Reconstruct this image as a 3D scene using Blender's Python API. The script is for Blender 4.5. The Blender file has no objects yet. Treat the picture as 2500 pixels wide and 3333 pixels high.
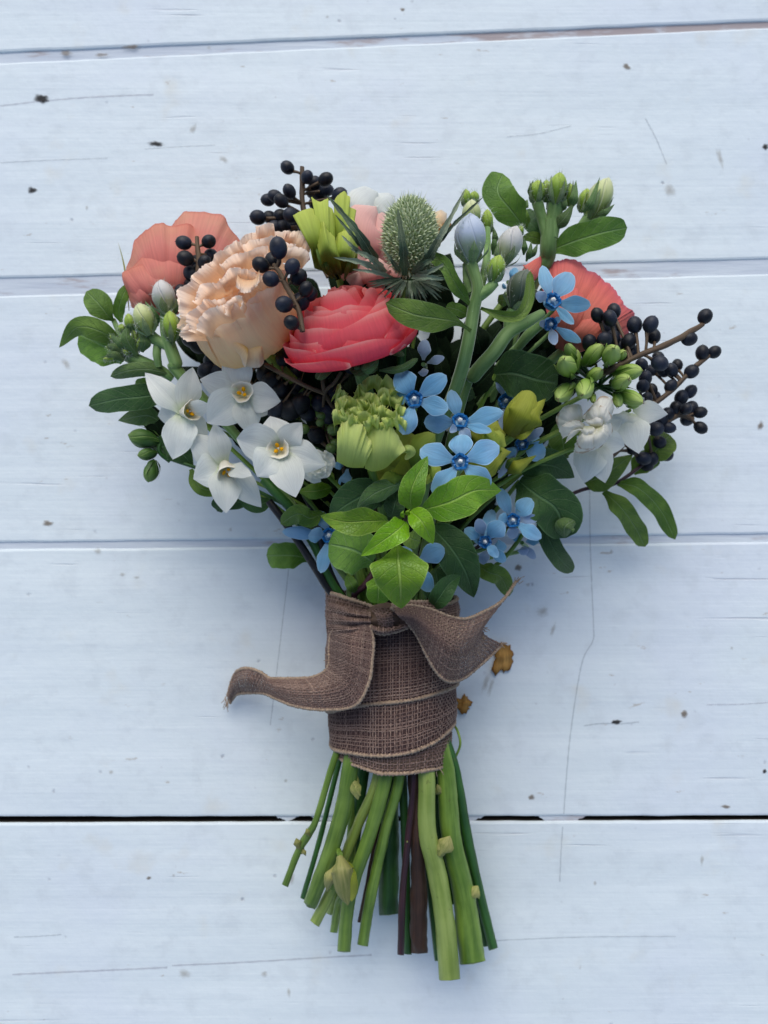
import bpy, math, random
import numpy as np
from mathutils import Vector, Matrix, noise

random.seed(7)
rng = np.random.default_rng(7)
S = bpy.context.scene
COL = S.collection

# ------------------------------------------------------------------ camera, sky, sun
CAM_H = 0.36
TILT = math.radians(3.0)
FPX = 3333 * 26.0 / 36.0                      # focal length in photo pixels
CAM_LOC = Vector((0.0, -CAM_H * math.tan(TILT), CAM_H))
CAM_ROT = Matrix.Rotation(TILT, 3, 'X')
cd = bpy.data.cameras.new('camera')
cam = bpy.data.objects.new('camera', cd)
COL.objects.link(cam)
cam.location = CAM_LOC
cam.rotation_euler = (TILT, 0, 0)
cd.sensor_fit = 'VERTICAL'
cd.sensor_height = 36.0
cd.lens = 26.0
cd.clip_start = 0.01
cd.clip_end = 100
cd.dof.use_dof = True
cd.dof.focus_distance = 0.275
cd.dof.aperture_fstop = 11.0
S.camera = cam

SUN_EL, SUN_AZ = math.radians(43), math.radians(-8)      # azimuth from +Y (top of the picture) towards +X
w = bpy.data.worlds.new('World')
S.world = w
w.use_nodes = True
nt = w.node_tree
bg = nt.nodes['Background']
sky = nt.nodes.new('ShaderNodeTexSky')
sky.sky_type = 'NISHITA'
sky.sun_disc = False
sky.sun_elevation = SUN_EL
sky.sun_rotation = SUN_AZ
sky.air_density = 1.0
sky.dust_density = 1.6
sky.ozone_density = 1.0
nt.links.new(sky.outputs[0], bg.inputs[0])
bg.inputs[1].default_value = 0.115
sl = bpy.data.lights.new('sun', 'SUN')
sl.energy = 1.5
sl.angle = math.radians(45)
sl.color = (1.0, 0.97, 0.89)
sun = bpy.data.objects.new('sun', sl)
COL.objects.link(sun)
sd = Vector((math.sin(SUN_AZ) * math.cos(SUN_EL), math.cos(SUN_AZ) * math.cos(SUN_EL), math.sin(SUN_EL)))
sun.rotation_euler = sd.to_track_quat('Z', 'Y').to_euler()
sun.location = sd * 3
S.view_settings.view_transform = 'Standard'
S.view_settings.look = 'None'
S.view_settings.exposure = 0.30
S.view_settings.gamma = 1.0
S.render.resolution_x, S.render.resolution_y = 768, 1024

# ------------------------------------------------------------------ pixel -> place
def P(px, py, h=0.0):
    d = CAM_ROT @ Vector(((px - 1250) / FPX, (1666.5 - py) / FPX, -1))
    k = (h - CAM_LOC.z) / d.z
    return CAM_LOC + d * k
def mm(h):                                     # metres per photo pixel at height h
    return (CAM_H - h) / FPX
K7 = 700 / 1659.0
def crop(x0, y0, k):
    return lambda x, y: (x0 + k * x, y0 + k * y)
C1, C2, C3 = crop(150, 480, K7), crop(750, 480, K7), crop(1350, 480, K7)
C4, C5, C6 = crop(1700, 800, K7), crop(250, 1080, K7), crop(850, 1080, K7)
C7, C8 = crop(1250, 1080, K7), crop(850, 1450, K7)
R1, R2, R5 = crop(700, 1850, 1050 / 1659), crop(850, 2400, 900 / 1659), crop(1500, 1700, 1000 / 1659)
SS = lambda x, y: (x, y)

# ------------------------------------------------------------------ mesh tools
def lin(r, g, b):
    f = lambda c: (c / 255 / 12.92) if c / 255 <= 0.04045 else ((c / 255 + 0.055) / 1.055) ** 2.4
    return (f(r), f(g), f(b), 1)

def cr(pts, n):
    """Catmull-Rom through pts (k,d) sampled at n even parameters."""
    p = np.asarray(pts, float)
    k = len(p)
    if k == 2:
        return p[0] + (p[1] - p[0]) * np.linspace(0, 1, n)[:, None]
    q = np.vstack([2 * p[0] - p[1], p, 2 * p[-1] - p[-2]])
    s = np.linspace(0, k - 1, n)
    i = np.minimum(s.astype(int), k - 2)
    f = (s - i)[:, None]
    a, b, c, d = q[i], q[i + 1], q[i + 2], q[i + 3]
    return 0.5 * ((2 * b) + (c - a) * f + (2 * a - 5 * b + 4 * c - d) * f ** 2 + (3 * b - a - 3 * c + d) * f ** 3)

def gridfaces(nu, nt, o=0, wrap=False):
    F = []
    for j in range(nt - 1):
        for i in range(nu if wrap else nu - 1):
            i2 = (i + 1) % nu
            F.append((o + j * nu + i, o + j * nu + i2, o + (j + 1) * nu + i2, o + (j + 1) * nu + i))
    return F

class Geo:
    def __init__(s, V=None, F=None, UV=None):
        s.V = np.zeros((0, 3)) if V is None else np.asarray(V, float).reshape(-1, 3)
        s.F = [] if F is None else F
        s.UV = np.zeros((len(s.V), 2)) if UV is None else np.asarray(UV, float).reshape(-1, 2)
    def __add__(s, o):
        n = len(s.V)
        return Geo(np.vstack([s.V, o.V]), s.F + [tuple(i + n for i in f) for f in o.F], np.vstack([s.UV, o.UV]))
    def moved(s, M):
        A = np.array(M)
        return Geo(s.V @ A[:3, :3].T + A[:3, 3], s.F, s.UV)

def make(name, g, m, M=None, parent=None, smooth=True):
    V = g.V
    if M is not None:
        A = np.array(M.inverted())
        V = V @ A[:3, :3].T + A[:3, 3]
    me = bpy.data.meshes.new(name)
    me.from_pydata(V.tolist(), [], g.F)
    uv = me.uv_layers.new(name='UVMap')
    li = np.empty(len(me.loops), np.int32)
    me.loops.foreach_get('vertex_index', li)
    uv.data.foreach_set('uv', g.UV[li].ravel())
    if smooth:
        me.polygons.foreach_set('use_smooth', [True] * len(me.polygons))
    me.materials.append(m)
    me.update()
    o = bpy.data.objects.new(name, me)
    COL.objects.link(o)
    if parent is not None:
        o.parent = parent
    return o

def frame(loc, axis, spin=0.0):
    q = Vector(axis).normalized().to_track_quat('Z', 'Y')
    return Matrix.Translation(loc) @ q.to_matrix().to_4x4() @ Matrix.Rotation(spin, 4, 'Z')

class Thing:
    def __init__(s, name, label, cat, loc, axis=None, spin=0, group=None):
        o = bpy.data.objects.new(name, None)
        o.empty_display_size = 0.005
        COL.objects.link(o)
        s.M = Matrix.Translation(loc) if axis is None else frame(loc, axis, spin)
        o.matrix_world = s.M
        o['label'] = label
        o['category'] = cat
        if group:
            o['group'] = group
        s.o = o
    def part(s, name, g, m, parent=None, local=False, label=None, stuff=False, smooth=True):
        o = make(name, g, m, None if local else s.M, parent or s.o, smooth)
        if label:
            o['label'] = label
        if stuff:
            o['kind'] = 'stuff'
        return o

# width profiles along the length, 0..1
def sm(x):
    x = np.clip(x, 0, 1)
    return x * x * (3 - 2 * x)
def rnd(t, m, p=2.2):                                      # rounded end after m
    return np.sqrt(np.clip(1 - np.clip((t - m) / (1 - m), 0, 1) ** p, 0, 1))
PROF = {
    'leaf': lambda t: np.sin(np.pi * np.clip(t, 0, 1) ** 0.85) ** 0.85,
    'ovate': lambda t: (0.12 + 0.88 * sm(t / 0.42)) * (1 - np.clip((t - 0.42) / 0.58, 0, 1) ** 1.8),
    'obov': lambda t: (0.2 + 0.8 * sm(t / 0.58)) * rnd(t, 0.5, 1.55),
    'tepal': lambda t: (0.46 + 0.54 * sm(t / 0.42)) * (1 - np.clip((t - 0.42) / 0.58, 0, 1) ** 1.9),
    'spoon': lambda t: (0.13 + 0.87 * sm((t - 0.12) / 0.5)) * rnd(t, 0.62, 2.2),
    'oblong': lambda t: (0.3 + 0.7 * sm(t / 0.3)) * rnd(t, 0.65, 2.2),
    'lance': lambda t: (0.3 + 0.7 * sm(t / 0.35)) * (1 - np.clip((t - 0.3) / 0.7, 0, 1) ** 1.5),
    'spiny': lambda t: (0.4 + 0.6 * sm(t / 0.25)) * (1 - t) ** 0.55 * (0.62 + 0.38 * np.abs(((t * 5.0) % 1) - 1.0)),
    'strip': lambda t: 0.6 + 0.4 * np.sin(np.pi * t),
}

def blade(pts, w, prof='leaf', fold=0.0, roll=0.0, wave=0.0, wf=2.5, ph=None, cup=0.0, curl=0.0, nu=9, nt=22, jag=0.0, irr=0.06):
    """leaf or petal along pts [(px,py,h)..], w = full width in photo pixels."""
    ph = random.random() * 6.28 if ph is None else ph
    c = np.array([P(*p) for p in pts])
    M = cr(c, nt)
    T = np.gradient(M, axis=0)
    T /= np.linalg.norm(T, axis=1)[:, None] + 1e-12
    Vw = np.array(CAM_LOC) - M
    Vw /= np.linalg.norm(Vw, axis=1)[:, None]
    L = np.cross(T, Vw)
    n = np.linalg.norm(L, axis=1)[:, None]
    L /= n + 1e-9
    N = np.cross(L, T)
    t = np.linspace(0, 1, nt)
    hm = sum(p[2] for p in pts) / len(pts)
    hw = PROF[prof](t) * w * 0.5 * mm(hm)
    U = np.linspace(-1, 1, nu)
    W = w * 0.5 * mm(hm)
    V = np.zeros((nt, nu, 3))
    UV = np.zeros((nt, nu, 2))
    for i, u in enumerate(U):
        a = abs(u)
        side = 0.0 if u < 0 else 1.7
        z = (fold * a + cup * a * a) * hw + np.tan(roll) * u * hw
        z = z + wave * W * a * a * np.sin(wf * 6.283 * t + side + ph) * np.minimum(1, hw / W + 0.2)
        z = z + curl * W * t ** 3
        x = u * hw * (1 + jag * np.sin(wf * 21 * t + ph + side) * (a > 0.9))
        x = x * (1 + wave * 0.35 * np.sin(wf * 6.283 * t * 1.3 + ph + side))
        if irr and a > 0.5:
            x = x * (1 + irr * np.array([noise.noise((q * 5.5, ph * 3 + (7 if u > 0 else 0), 0.2)) + .5 * noise.noise((q * 14, ph * 3 + (7 if u > 0 else 0), 4.2)) for q in t]))
        V[:, i] = M + L * x[:, None] + N * z[:, None]
        UV[:, i, 0] = (u + 1) / 2
        UV[:, i, 1] = t
    return Geo(V, gridfaces(nu, nt), UV)

def tube(pts, r, n=8, steps=None, cap=True, bump=0.0, ridge=0.0):
    """pts world points; r list of radii in metres per control point"""
    p = np.array([list(q) for q in pts], float)
    steps = steps or max(6, 5 * (len(p) - 1) + 1)
    r = np.asarray(r, float) * np.ones(len(p)) if np.ndim(r) == 0 else np.asarray(r, float)
    M = cr(p, steps)
    R = cr(r[:, None], steps)[:, 0]
    T = np.gradient(M, axis=0)
    T /= np.linalg.norm(T, axis=1)[:, None] + 1e-12
    ref = np.array([0.0, 0.0, 1.0])
    if abs(T[:, 2]).mean() > 0.8:
        ref = np.array([1.0, 0.1, 0.0])
    A = np.cross(T, ref)
    A /= np.linalg.norm(A, axis=1)[:, None] + 1e-12
    B = np.cross(A, T)
    V, UV = [], []
    for j in range(steps):
        for i in range(n):
            a = 6.2832 * i / n
            rr = R[j] * (1 + ridge * math.sin(5 * a + j * .05) + bump * (noise.noise((M[j] * 180 + np.array([math.cos(a), math.sin(a), 0])).tolist())))
            V.append(M[j] + rr * (A[j] * math.cos(a) + B[j] * math.sin(a)))
            UV.append((i / n, j / (steps - 1)))
    F = gridfaces(n, steps, 0, True)
    g = Geo(V, F, UV)
    if cap:
        for e in (0, steps - 1):
            o = len(g.V)
            g.V = np.vstack([g.V, g.V[e * n:e * n + n]])
            g.UV = np.vstack([g.UV, g.UV[e * n:e * n + n]])
            ids = [o + i for i in range(n)]
            g.F.append(tuple(ids[::-1] if e == 0 else ids))
    return g

def ptube(pts, r, **k):
    """pts [(px,py,h)], r in photo pixels"""
    rr = np.asarray(r, float) * np.ones(len(pts))
    return tube([P(*p) for p in pts], [a * mm(p[2]) for a, p in zip(rr, pts)], **k)

def ellipsoid(rx, ry, rz, nu=14, nv=9, f=None):
    V, UV = [], []
    for j in range(nv):
        th = math.pi * j / (nv - 1)
        for i in range(nu):
            a = 6.2832 * i / nu
            s = 1 if f is None else f(a, th)
            V.append((rx * s * math.sin(th) * math.cos(a), ry * s * math.sin(th) * math.sin(a), -rz * math.cos(th) * (s if f else 1)))
            UV.append((i / nu, j / (nv - 1)))
    return Geo(V, gridfaces(nu, nv, 0, True), UV)

def rpetal(rz, phi, amax, ruff=0.0, rf=3.0, ph=0.0, corner=0.25, cn=3, base=0.35, roff=0.0, nu=13, nt=14, rag=0.0, narrow=None, fine=0.0):
    """petal as a patch of a bowl turned about local Z.  rz = [(r,z)..] base to rim (metres)."""
    t = np.linspace(0, 1, nt)
    U = np.linspace(-1, 1, nu)
    V = np.zeros((nt, nu, 3))
    UV = np.zeros((nt, nu, 2))
    dense = cr(rz, 60)
    ts = np.linspace(0, 1, 60)
    dr, dz = np.gradient(dense[:, 0]), np.gradient(dense[:, 1])
    nl = np.sqrt(dr ** 2 + dz ** 2) + 1e-9
    for i, u in enumerate(U):
        nz = noise.noise((u * 2.7 + ph * 3.1, ph, 0.3))
        top = 1 - corner * abs(u) ** cn + rag * nz + fine * math.sin(u * 37 + ph * 5)
        te = np.clip(t * top, 0, 1)
        r = np.interp(te, ts, dense[:, 0]) + roff * np.sin(np.pi * np.clip(te, 0, 1) * 0.5)
        z = np.interp(te, ts, dense[:, 1])
        nr, nzz = np.interp(te, ts, dz / nl), -np.interp(te, ts, dr / nl)
        d = ruff * te ** 3 * (math.sin(rf * u * 3.1416 + ph) + 0.5 * math.sin(rf * 2.3 * u * 3.1416 + ph * 2.1))
        a = phi + u * amax * (base + (1 - base) * sm(te / 0.55)) * (1 if narrow is None else narrow(te))
        r2 = r + nr * d
        V[:, i, 0] = r2 * np.cos(a)
        V[:, i, 1] = r2 * np.sin(a)
        V[:, i, 2] = z + nzz * d
        UV[:, i, 0] = (u + 1) / 2
        UV[:, i, 1] = te
    return Geo(V, gridfaces(nu, nt), UV)

def fan(base, rim, h0, h1, bulge=0.004, cup=0.0, ruff=0.0, rf=5.0, nu=31, nt=11, ph=None, fine=0.0):
    """petal stretched from a base line to a drawn rim line, both [(px,py)..]; heights in metres"""
    ph = random.random() * 6.28 if ph is None else ph
    b = cr(np.array(base, float), nu) if len(base) > 1 else np.repeat(np.array(base, float), nu, 0)
    r_ = cr(np.array(rim, float), nu)
    d = r_ - b
    V = np.zeros((nt, nu, 3))
    UV = np.zeros((nt, nu, 2))
    for i in range(nu):
        u = i / (nu - 1)
        e = (2 * u - 1)
        uw = u + .16 * noise.noise((u * 3.1, ph, 3.0)) + .05 * noise.noise((u * 9, ph, 5.0))
        am = .45 + .9 * abs(noise.noise((u * 4.3, ph, 8.0))) * 1.6
        wob = am * (math.sin(6.283 * rf * uw + ph) + .6 * math.sin(6.283 * rf * 2.1 * uw + ph * 2.3)) + .9 * noise.noise((u * rf * 2.3, ph, 1.0))
        wob2 = math.cos(6.283 * rf * uw * 1.1 + ph * 1.7) + .7 * noise.noise((u * rf * 4, ph, 6.0))
        for j in range(nt):
            t = j / (nt - 1)
            k = t ** 2.4
            sk = ruff * .05 * t * noise.noise((u * 5, t * 3, ph))
            lf = ruff * k * np.array([noise.noise((u * 2.6, ph, 11.0)), noise.noise((u * 2.6, ph, 13.0))]) * 16
            xy = b[i] + lf + d[i] * (t + .055 * ruff * wob2 * k) + fine * k * np.array([noise.noise((u * 40, ph, 2.)), noise.noise((u * 40, ph, 9.))])
            sw = np.array([-d[i][1], d[i][0]]) * (.014 * ruff * wob * t * t)
            h = h0 + (h1 - h0) * t + bulge * math.sin(math.pi * (.12 + .82 * t)) - cup * e * e * (.3 + .7 * t) + .0021 * ruff * wob * k + .0035 * sk * 10 * .25 + .0035 * ruff * k * noise.noise((u * 2.2, ph, 15.0))
            V[j, i] = P(xy[0] + sw[0], xy[1] + sw[1], h)
            UV[j, i] = (u, t)
    return Geo(V, gridfaces(nu, nt), UV)

def ruffle(rim, dv, h, up=0.004, amt=1.0, rf=2.2, k=0.85, nu=61, nt=14, fine=2, bulge=0.003, C=None):
    """frilled petal edge: the rim drawn, the foot set back along dv"""
    rim = [C(*p) for p in rim] if C else rim
    m_ = np.mean(np.array(rim, float), axis=0)
    f = K7 if C else 1.0
    base = [(m_[0] + (p[0] - m_[0]) * k + dv[0] * f, m_[1] + (p[1] - m_[1]) * k + dv[1] * f) for p in rim]
    return fan(base, rim, h - .003, h + up, bulge, .001, amt, rf, nu, nt, fine=fine)

def hairs(g, n, length, wid=0.00007, seed=1, lean=None):
    r = np.random.default_rng(seed)
    V, F = [], []
    fi = r.integers(0, len(g.F), n)
    for k in fi:
        f = g.F[k]
        q = g.V[list(f[:4])]
        wts = r.random(len(q))
        wts /= wts.sum()
        p = (q * wts[:, None]).sum(0)
        nn = np.cross(q[1] - q[0], q[2] - q[0])
        l = np.linalg.norm(nn)
        if l < 1e-14:
            continue
        nn = nn / l
        d = nn + r.normal(0, 0.35, 3)
        s = np.cross(d, r.normal(0, 1, 3))
        s /= np.linalg.norm(s) + 1e-9
        o = len(V)
        V += [p - s * wid, p + s * wid, p + d * length * (0.5 + r.random())]
        F.append((o, o + 1, o + 2))
    return Geo(V, F)
# ------------------------------------------------------------------ materials
def new_mat(name):
    m = bpy.data.materials.new(name)
    m.use_nodes = True
    nt = m.node_tree
    nt.nodes.clear()
    return m, nt
class NB:
    """tiny node builder"""
    def __init__(s, nt):
        s.nt = nt
    def n(s, t, **k):
        x = s.nt.nodes.new('ShaderNode' + t)
        for a, b in k.items():
            setattr(x, a, b)
        return x
    def put(s, sock, v):
        if isinstance(v, bpy.types.NodeSocket):
            s.nt.links.new(v, sock)
        else:
            if isinstance(v, tuple) and len(v) == 4 and sock.type == 'VECTOR':
                v = v[:3]
            sock.default_value = v
    def m(s, op, a, b=0.0, c=0.0, clamp=False):
        x = s.n('Math', operation=op, use_clamp=clamp)
        for i, v in enumerate((a, b, c)):
            s.put(x.inputs[i], v)
        return x.outputs[0]
    def mix(s, f, a, b, mode='MIX'):
        x = s.n('Mix', data_type='RGBA', blend_type=mode)
        s.put(x.inputs[0], f)
        s.put(x.inputs[6], a)
        s.put(x.inputs[7], b)
        return x.outputs[2]
    def noise(s, vec, scale=5, detail=3, rough=0.5, dist=0.0):
        x = s.n('TexNoise')
        if vec is not None:
            s.put(x.inputs['Vector'], vec)
        x.inputs['Scale'].default_value = scale
        x.inputs['Detail'].default_value = detail
        x.inputs['Roughness'].default_value = rough
        x.inputs['Distortion'].default_value = dist
        return x.outputs['Fac']
    def vec(s, x, y, z):
        c = s.n('CombineXYZ')
        for i, v in enumerate((x, y, z)):
            s.put(c.inputs[i], v)
        return c.outputs[0]
    def ramp(s, f, stops):
        r = s.n('ValToRGB')
        e = r.color_ramp.elements
        while len(e) > 1:
            e.remove(e[-1])
        e[0].position, e[0].color = stops[0]
        for p, c in stops[1:]:
            q = e.new(p)
            q.color = c
        s.put(r.inputs[0], f)
        return r.outputs[0]
    def smooth(s, x, a, b):
        r = s.n('MapRange', interpolation_type='SMOOTHSTEP')
        s.put(r.inputs[0], x)
        s.put(r.inputs[1], a)
        s.put(r.inputs[2], b)
        return r.outputs[0]
    def bump(s, h, strength=0.3, dist=0.001):
        b = s.n('Bump')
        b.inputs['Strength'].default_value = strength
        b.inputs['Distance'].default_value = dist
        s.put(b.inputs['Height'], h)
        return b.outputs[0]
    def finish(s, col, rough=0.5, spec=0.3, nrm=None, trans=0.0, tcol=None, sheen=0.0, sheencol=(1, 1, 1, 1), alpha=None, coat=0.0):
        p = s.n('BsdfPrincipled')
        s.put(p.inputs['Base Color'], col)
        s.put(p.inputs['Roughness'], rough)
        p.inputs['Specular IOR Level'].default_value = spec
        p.inputs['Coat Weight'].default_value = coat
        p.inputs['Sheen Weight'].default_value = sheen
        p.inputs['Sheen Roughness'].default_value = 0.35
        p.inputs['Sheen Tint'].default_value = sheencol
        if nrm is not None:
            s.put(p.inputs['Normal'], nrm)
        sh = p.outputs[0]
        if trans > 0:
            t = s.n('BsdfTranslucent')
            s.put(t.inputs[0], col if tcol is None else tcol)
            x = s.n('MixShader')
            x.inputs[0].default_value = trans
            s.nt.links.new(sh, x.inputs[1])
            s.nt.links.new(t.outputs[0], x.inputs[2])
            sh = x.outputs[0]
        if alpha is not None:
            t = s.n('BsdfTransparent')
            x = s.n('MixShader')
            s.put(x.inputs[0], alpha)
            s.nt.links.new(t.outputs[0], x.inputs[1])
            s.nt.links.new(sh, x.inputs[2])
            sh = x.outputs[0]
        o = s.n('OutputMaterial')
        s.nt.links.new(sh, o.inputs[0])
    def uv(s):
        u = s.n('UVMap')
        x = s.n('SeparateXYZ')
        s.nt.links.new(u.outputs[0], x.inputs[0])
        return x.outputs[0], x.outputs[1]
    def rand(s):
        return s.n('ObjectInfo').outputs['Random']
    def pos(s):
        g = s.n('NewGeometry')
        x = s.n('SeparateXYZ')
        s.nt.links.new(g.outputs['Position'], x.inputs[0])
        return g.outputs['Position'], x.outputs[0], x.outputs[1], x.outputs[2]

def petal_mat(name, stops, edge=None, edgew=0.8, streak=0.25, sf=38, trans=0.25, rough=0.55, spec=0.25, sheen=0.0, blot=0.15, blotcol=None, var=0.1, bumpd=0.0004, rim=None):
    m, nt = new_mat(name)
    b = NB(nt)
    u, v = b.uv()
    r = b.rand()
    col = b.ramp(v, stops)
    st = b.noise(b.vec(b.m('MULTIPLY', u, sf), b.m('MULTIPLY', v, 2.2), b.m('MULTIPLY', r, 37)), 1.0, 4, 0.6)
    dark = b.mix(1.0, col, b.ramp(st, [(0.3, (1 - streak, 1 - streak * 1.15, 1 - streak * 1.1, 1)), (0.7, (1 + streak * .4,) * 3 + (1,))]), 'MULTIPLY')
    pos = b.pos()[0]
    bl = b.smooth(b.noise(pos, 55, 3, 0.55), 0.45, 0.7)
    dark = b.mix(b.m('MULTIPLY', bl, blot), dark, blotcol or stops[0][1])
    if edge:
        e = b.m('ABSOLUTE', b.m('SUBTRACT', b.m('MULTIPLY', u, 2), 1))
        e = b.smooth(b.m('MAXIMUM', e, b.m('SUBTRACT', b.m('MULTIPLY', v, 1.0), 0.02)), edgew, 1.0)
        dark = b.mix(e, dark, edge)
    if rim:
        e2 = b.m('MULTIPLY', b.m('MULTIPLY', b.smooth(v, 0.88, 0.99), .75), b.smooth(b.noise(pos, 240, 3), 0.48, 0.62))
        dark = b.mix(e2, dark, rim)
    val = b.n('HueSaturation')
    b.put(val.inputs['Value'], b.m('ADD', 1 - var / 2, b.m('MULTIPLY', r, var)))
    b.put(val.inputs['Color'], dark)
    c = val.outputs[0]
    b.finish(c, rough, spec, b.bump(st, 0.5, bumpd), trans, None, sheen)
    return m

def leaf_mat(name, dark, light, vein, rough=0.42, trans=0.18, sheen=0.0, nv=7, spots=0.0, spec=0.45, margin=0.6, veinamt=0.55):
    m, nt = new_mat(name)
    b = NB(nt)
    u, v = b.uv()
    r = b.rand()
    pos = b.pos()[0]
    a = b.m('ABSOLUTE', b.m('SUBTRACT', b.m('MULTIPLY', u, 2), 1))
    n1 = b.noise(pos, 90, 4, 0.6)
    col = b.mix(b.smooth(n1, 0.3, 0.75), dark, light)
    wob = b.m('MULTIPLY', b.m('SUBTRACT', b.noise(pos, 140, 2), 0.5), 0.16)
    q = b.m('ADD', b.m('SUBTRACT', b.m('MULTIPLY', v, nv), b.m('MULTIPLY', a, 1.6)), wob)
    q = b.m('ABSOLUTE', b.m('SUBTRACT', b.m('FRACT', q), 0.5))
    side = b.smooth(q, 0.065, 0.0)
    mid = b.smooth(a, 0.085, 0.02)
    vn = b.m('MAXIMUM', b.m('MULTIPLY', side, 0.45), mid)
    col = b.mix(b.m('MULTIPLY', vn, veinamt), col, vein)
    edge = b.smooth(a, 0.93, 1.0)
    col = b.mix(b.m('MULTIPLY', edge, margin), col, vein)
    # fine network between the veins
    vo = b.n('TexVoronoi', feature='DISTANCE_TO_EDGE')
    b.put(vo.inputs['Vector'], pos)
    vo.inputs['Scale'].default_value = 900
    net = b.smooth(vo.outputs['Distance'], 0.0, 0.12)
    if spots:
        sp = b.smooth(b.noise(pos, 330, 2, 0.5), 0.72, 0.78)
        col = b.mix(b.m('MULTIPLY', sp, spots), col, lin(70, 50, 25))
    val = b.n('HueSaturation')
    b.put(val.inputs['Value'], b.m('ADD', 0.85, b.m('MULTIPLY', r, 0.3)))
    b.put(val.inputs['Hue'], b.m('ADD', 0.49, b.m('MULTIPLY', r, 0.02)))
    b.put(val.inputs['Color'], col)
    h = b.m('SUBTRACT', b.m('ADD', b.m('MULTIPLY', n1, 0.4), b.m('MULTIPLY', net, 0.15)), b.m('MULTIPLY', vn, 0.8))
    b.finish(val.outputs[0], b.m('ADD', rough, b.m('MULTIPLY', n1, 0.15)), spec, b.bump(h, 0.8, 0.0008), trans, None, sheen, (0.85, 0.95, 0.85, 1))
    return m

def stem_mat(name, a, c, rough=0.45, sheen=0.0, stripes=10, spec=0.4):
    m, nt = new_mat(name)
    b = NB(nt)
    u, v = b.uv()
    r = b.rand()
    pos = b.pos()[0]
    st = b.noise(b.vec(b.m('MULTIPLY', u, stripes), b.m('MULTIPLY', v, 3), b.m('MULTIPLY', r, 50)), 1.0, 4, 0.6)
    big = b.smooth(b.noise(b.vec(0.0, b.m('MULTIPLY', v, 2.5), b.m('MULTIPLY', r, 91)), 1.0, 2), .35, .65)
    a = b.mix(b.m('MULTIPLY', big, .45), a, tuple(q * .55 for q in a[:3]) + (1,))
    col = b.mix(b.smooth(b.m('ADD', b.m('MULTIPLY', st, 0.6), b.m('MULTIPLY', b.noise(pos, 70, 3), 0.4)), 0.35, 0.65), a, c)
    sp = b.smooth(b.noise(pos, 420, 2, 0.5), 0.68, 0.76)
    col = b.mix(b.m('MULTIPLY', sp, 0.35), col, lin(90, 85, 45))
    val = b.n('HueSaturation')
    b.put(val.inputs['Value'], b.m('ADD', 0.82, b.m('MULTIPLY', r, 0.36)))
    b.put(val.inputs['Color'], col)
    b.finish(val.outputs[0], rough, spec, b.bump(st, 0.4, 0.0005), 0.0, None, sheen, (0.85, 0.95, 0.85, 1))
    return m

def plain_mat(name, col, rough=0.5, spec=0.3, var=0.15, scale=120, trans=0.0, sheen=0.0, bumpd=0.0003):
    m, nt = new_mat(name)
    b = NB(nt)
    pos = b.pos()[0]
    n1 = b.noise(pos, scale, 4, 0.6)
    c = b.mix(1.0, col, b.ramp(n1, [(0.3, (1 - var,) * 3 + (1,)), (0.7, (1 + var * .5,) * 3 + (1,))]), 'MULTIPLY')
    b.finish(c, rough, spec, b.bump(n1, 0.4, bumpd), trans, None, sheen)
    return m

M_ = {}
M_['coral'] = petal_mat('coral petal', [(0, lin(208, 50, 72)), (0.5, lin(238, 70, 94)), (0.88, lin(246, 104, 114)), (1, lin(250, 150, 142))], lin(252, 168, 160), 0.9, 0.09, 60, 0.26, 0.6, 0.2, blot=0.25, blotcol=lin(240, 110, 105))
M_['peach'] = petal_mat('peach petal', [(0, lin(246, 214, 110)), (0.3, lin(255, 222, 160)), (0.7, lin(255, 224, 180)), (1, lin(255, 238, 216))], None, 0.85, 0.07, 40, 0.3, 0.65, 0.2, blot=0.25, blotcol=lin(250, 208, 172))
M_['peach_frill'] = petal_mat('peach frill', [(0, lin(248, 206, 160)), (0.5, lin(254, 218, 182)), (1, lin(255, 238, 222))], None, 0.85, 0.06, 40, 0.34, 0.65, 0.2, blot=0.2, blotcol=lin(252, 206, 174), bumpd=0.0006)
M_['salmon'] = petal_mat('salmon petal', [(0, lin(190, 100, 92)), (0.4, lin(224, 128, 120)), (0.8, lin(236, 152, 138)), (1, lin(236, 156, 134))], lin(206, 108, 96), 0.95, 0.12, 60, 0.38, 0.6, 0.2, blot=0.35, blotcol=lin(226, 182, 146))
M_['salmon_red'] = petal_mat('reddish salmon petal', [(0, lin(170, 108, 88)), (0.35, lin(212, 128, 106)), (0.8, lin(236, 128, 112)), (1, lin(230, 116, 114))], lin(220, 110, 124), 0.92, 0.18, 44, 0.28, 0.6, 0.2, blot=0.35, blotcol=lin(214, 98, 112))
M_['pink'] = petal_mat('pale pink petal', [(0, lin(206, 120, 120)), (0.5, lin(240, 178, 170)), (1, lin(248, 205, 194))], None, 0.85, 0.1, 30, 0.3, 0.6, 0.2, blot=0.2)
M_['white'] = petal_mat('white petal', [(0, lin(216, 228, 190)), (0.25, lin(244, 247, 236)), (1, lin(249, 252, 247))], None, 0.85, 0.10, 44, 0.36, 0.5, 0.3, blot=0.12, blotcol=lin(214, 220, 214), bumpd=0.0007)
M_['white_brown'] = petal_mat('white petal with browned rim', [(0, lin(222, 222, 180)), (0.4, lin(244, 242, 230)), (1, lin(246, 244, 238))], None, 0.85, 0.08, 26, 0.42, 0.55, 0.25, blot=0.1, blotcol=lin(232, 228, 205), rim=lin(172, 132, 92))
M_['cream'] = petal_mat('cream cup', [(0, lin(244, 240, 222)), (0.5, lin(249, 246, 232)), (0.8, lin(246, 240, 206)), (1, lin(232, 220, 130))], None, 0.85, 0.06, 20, 0.25, 0.5, 0.3, blot=0.1)
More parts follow.
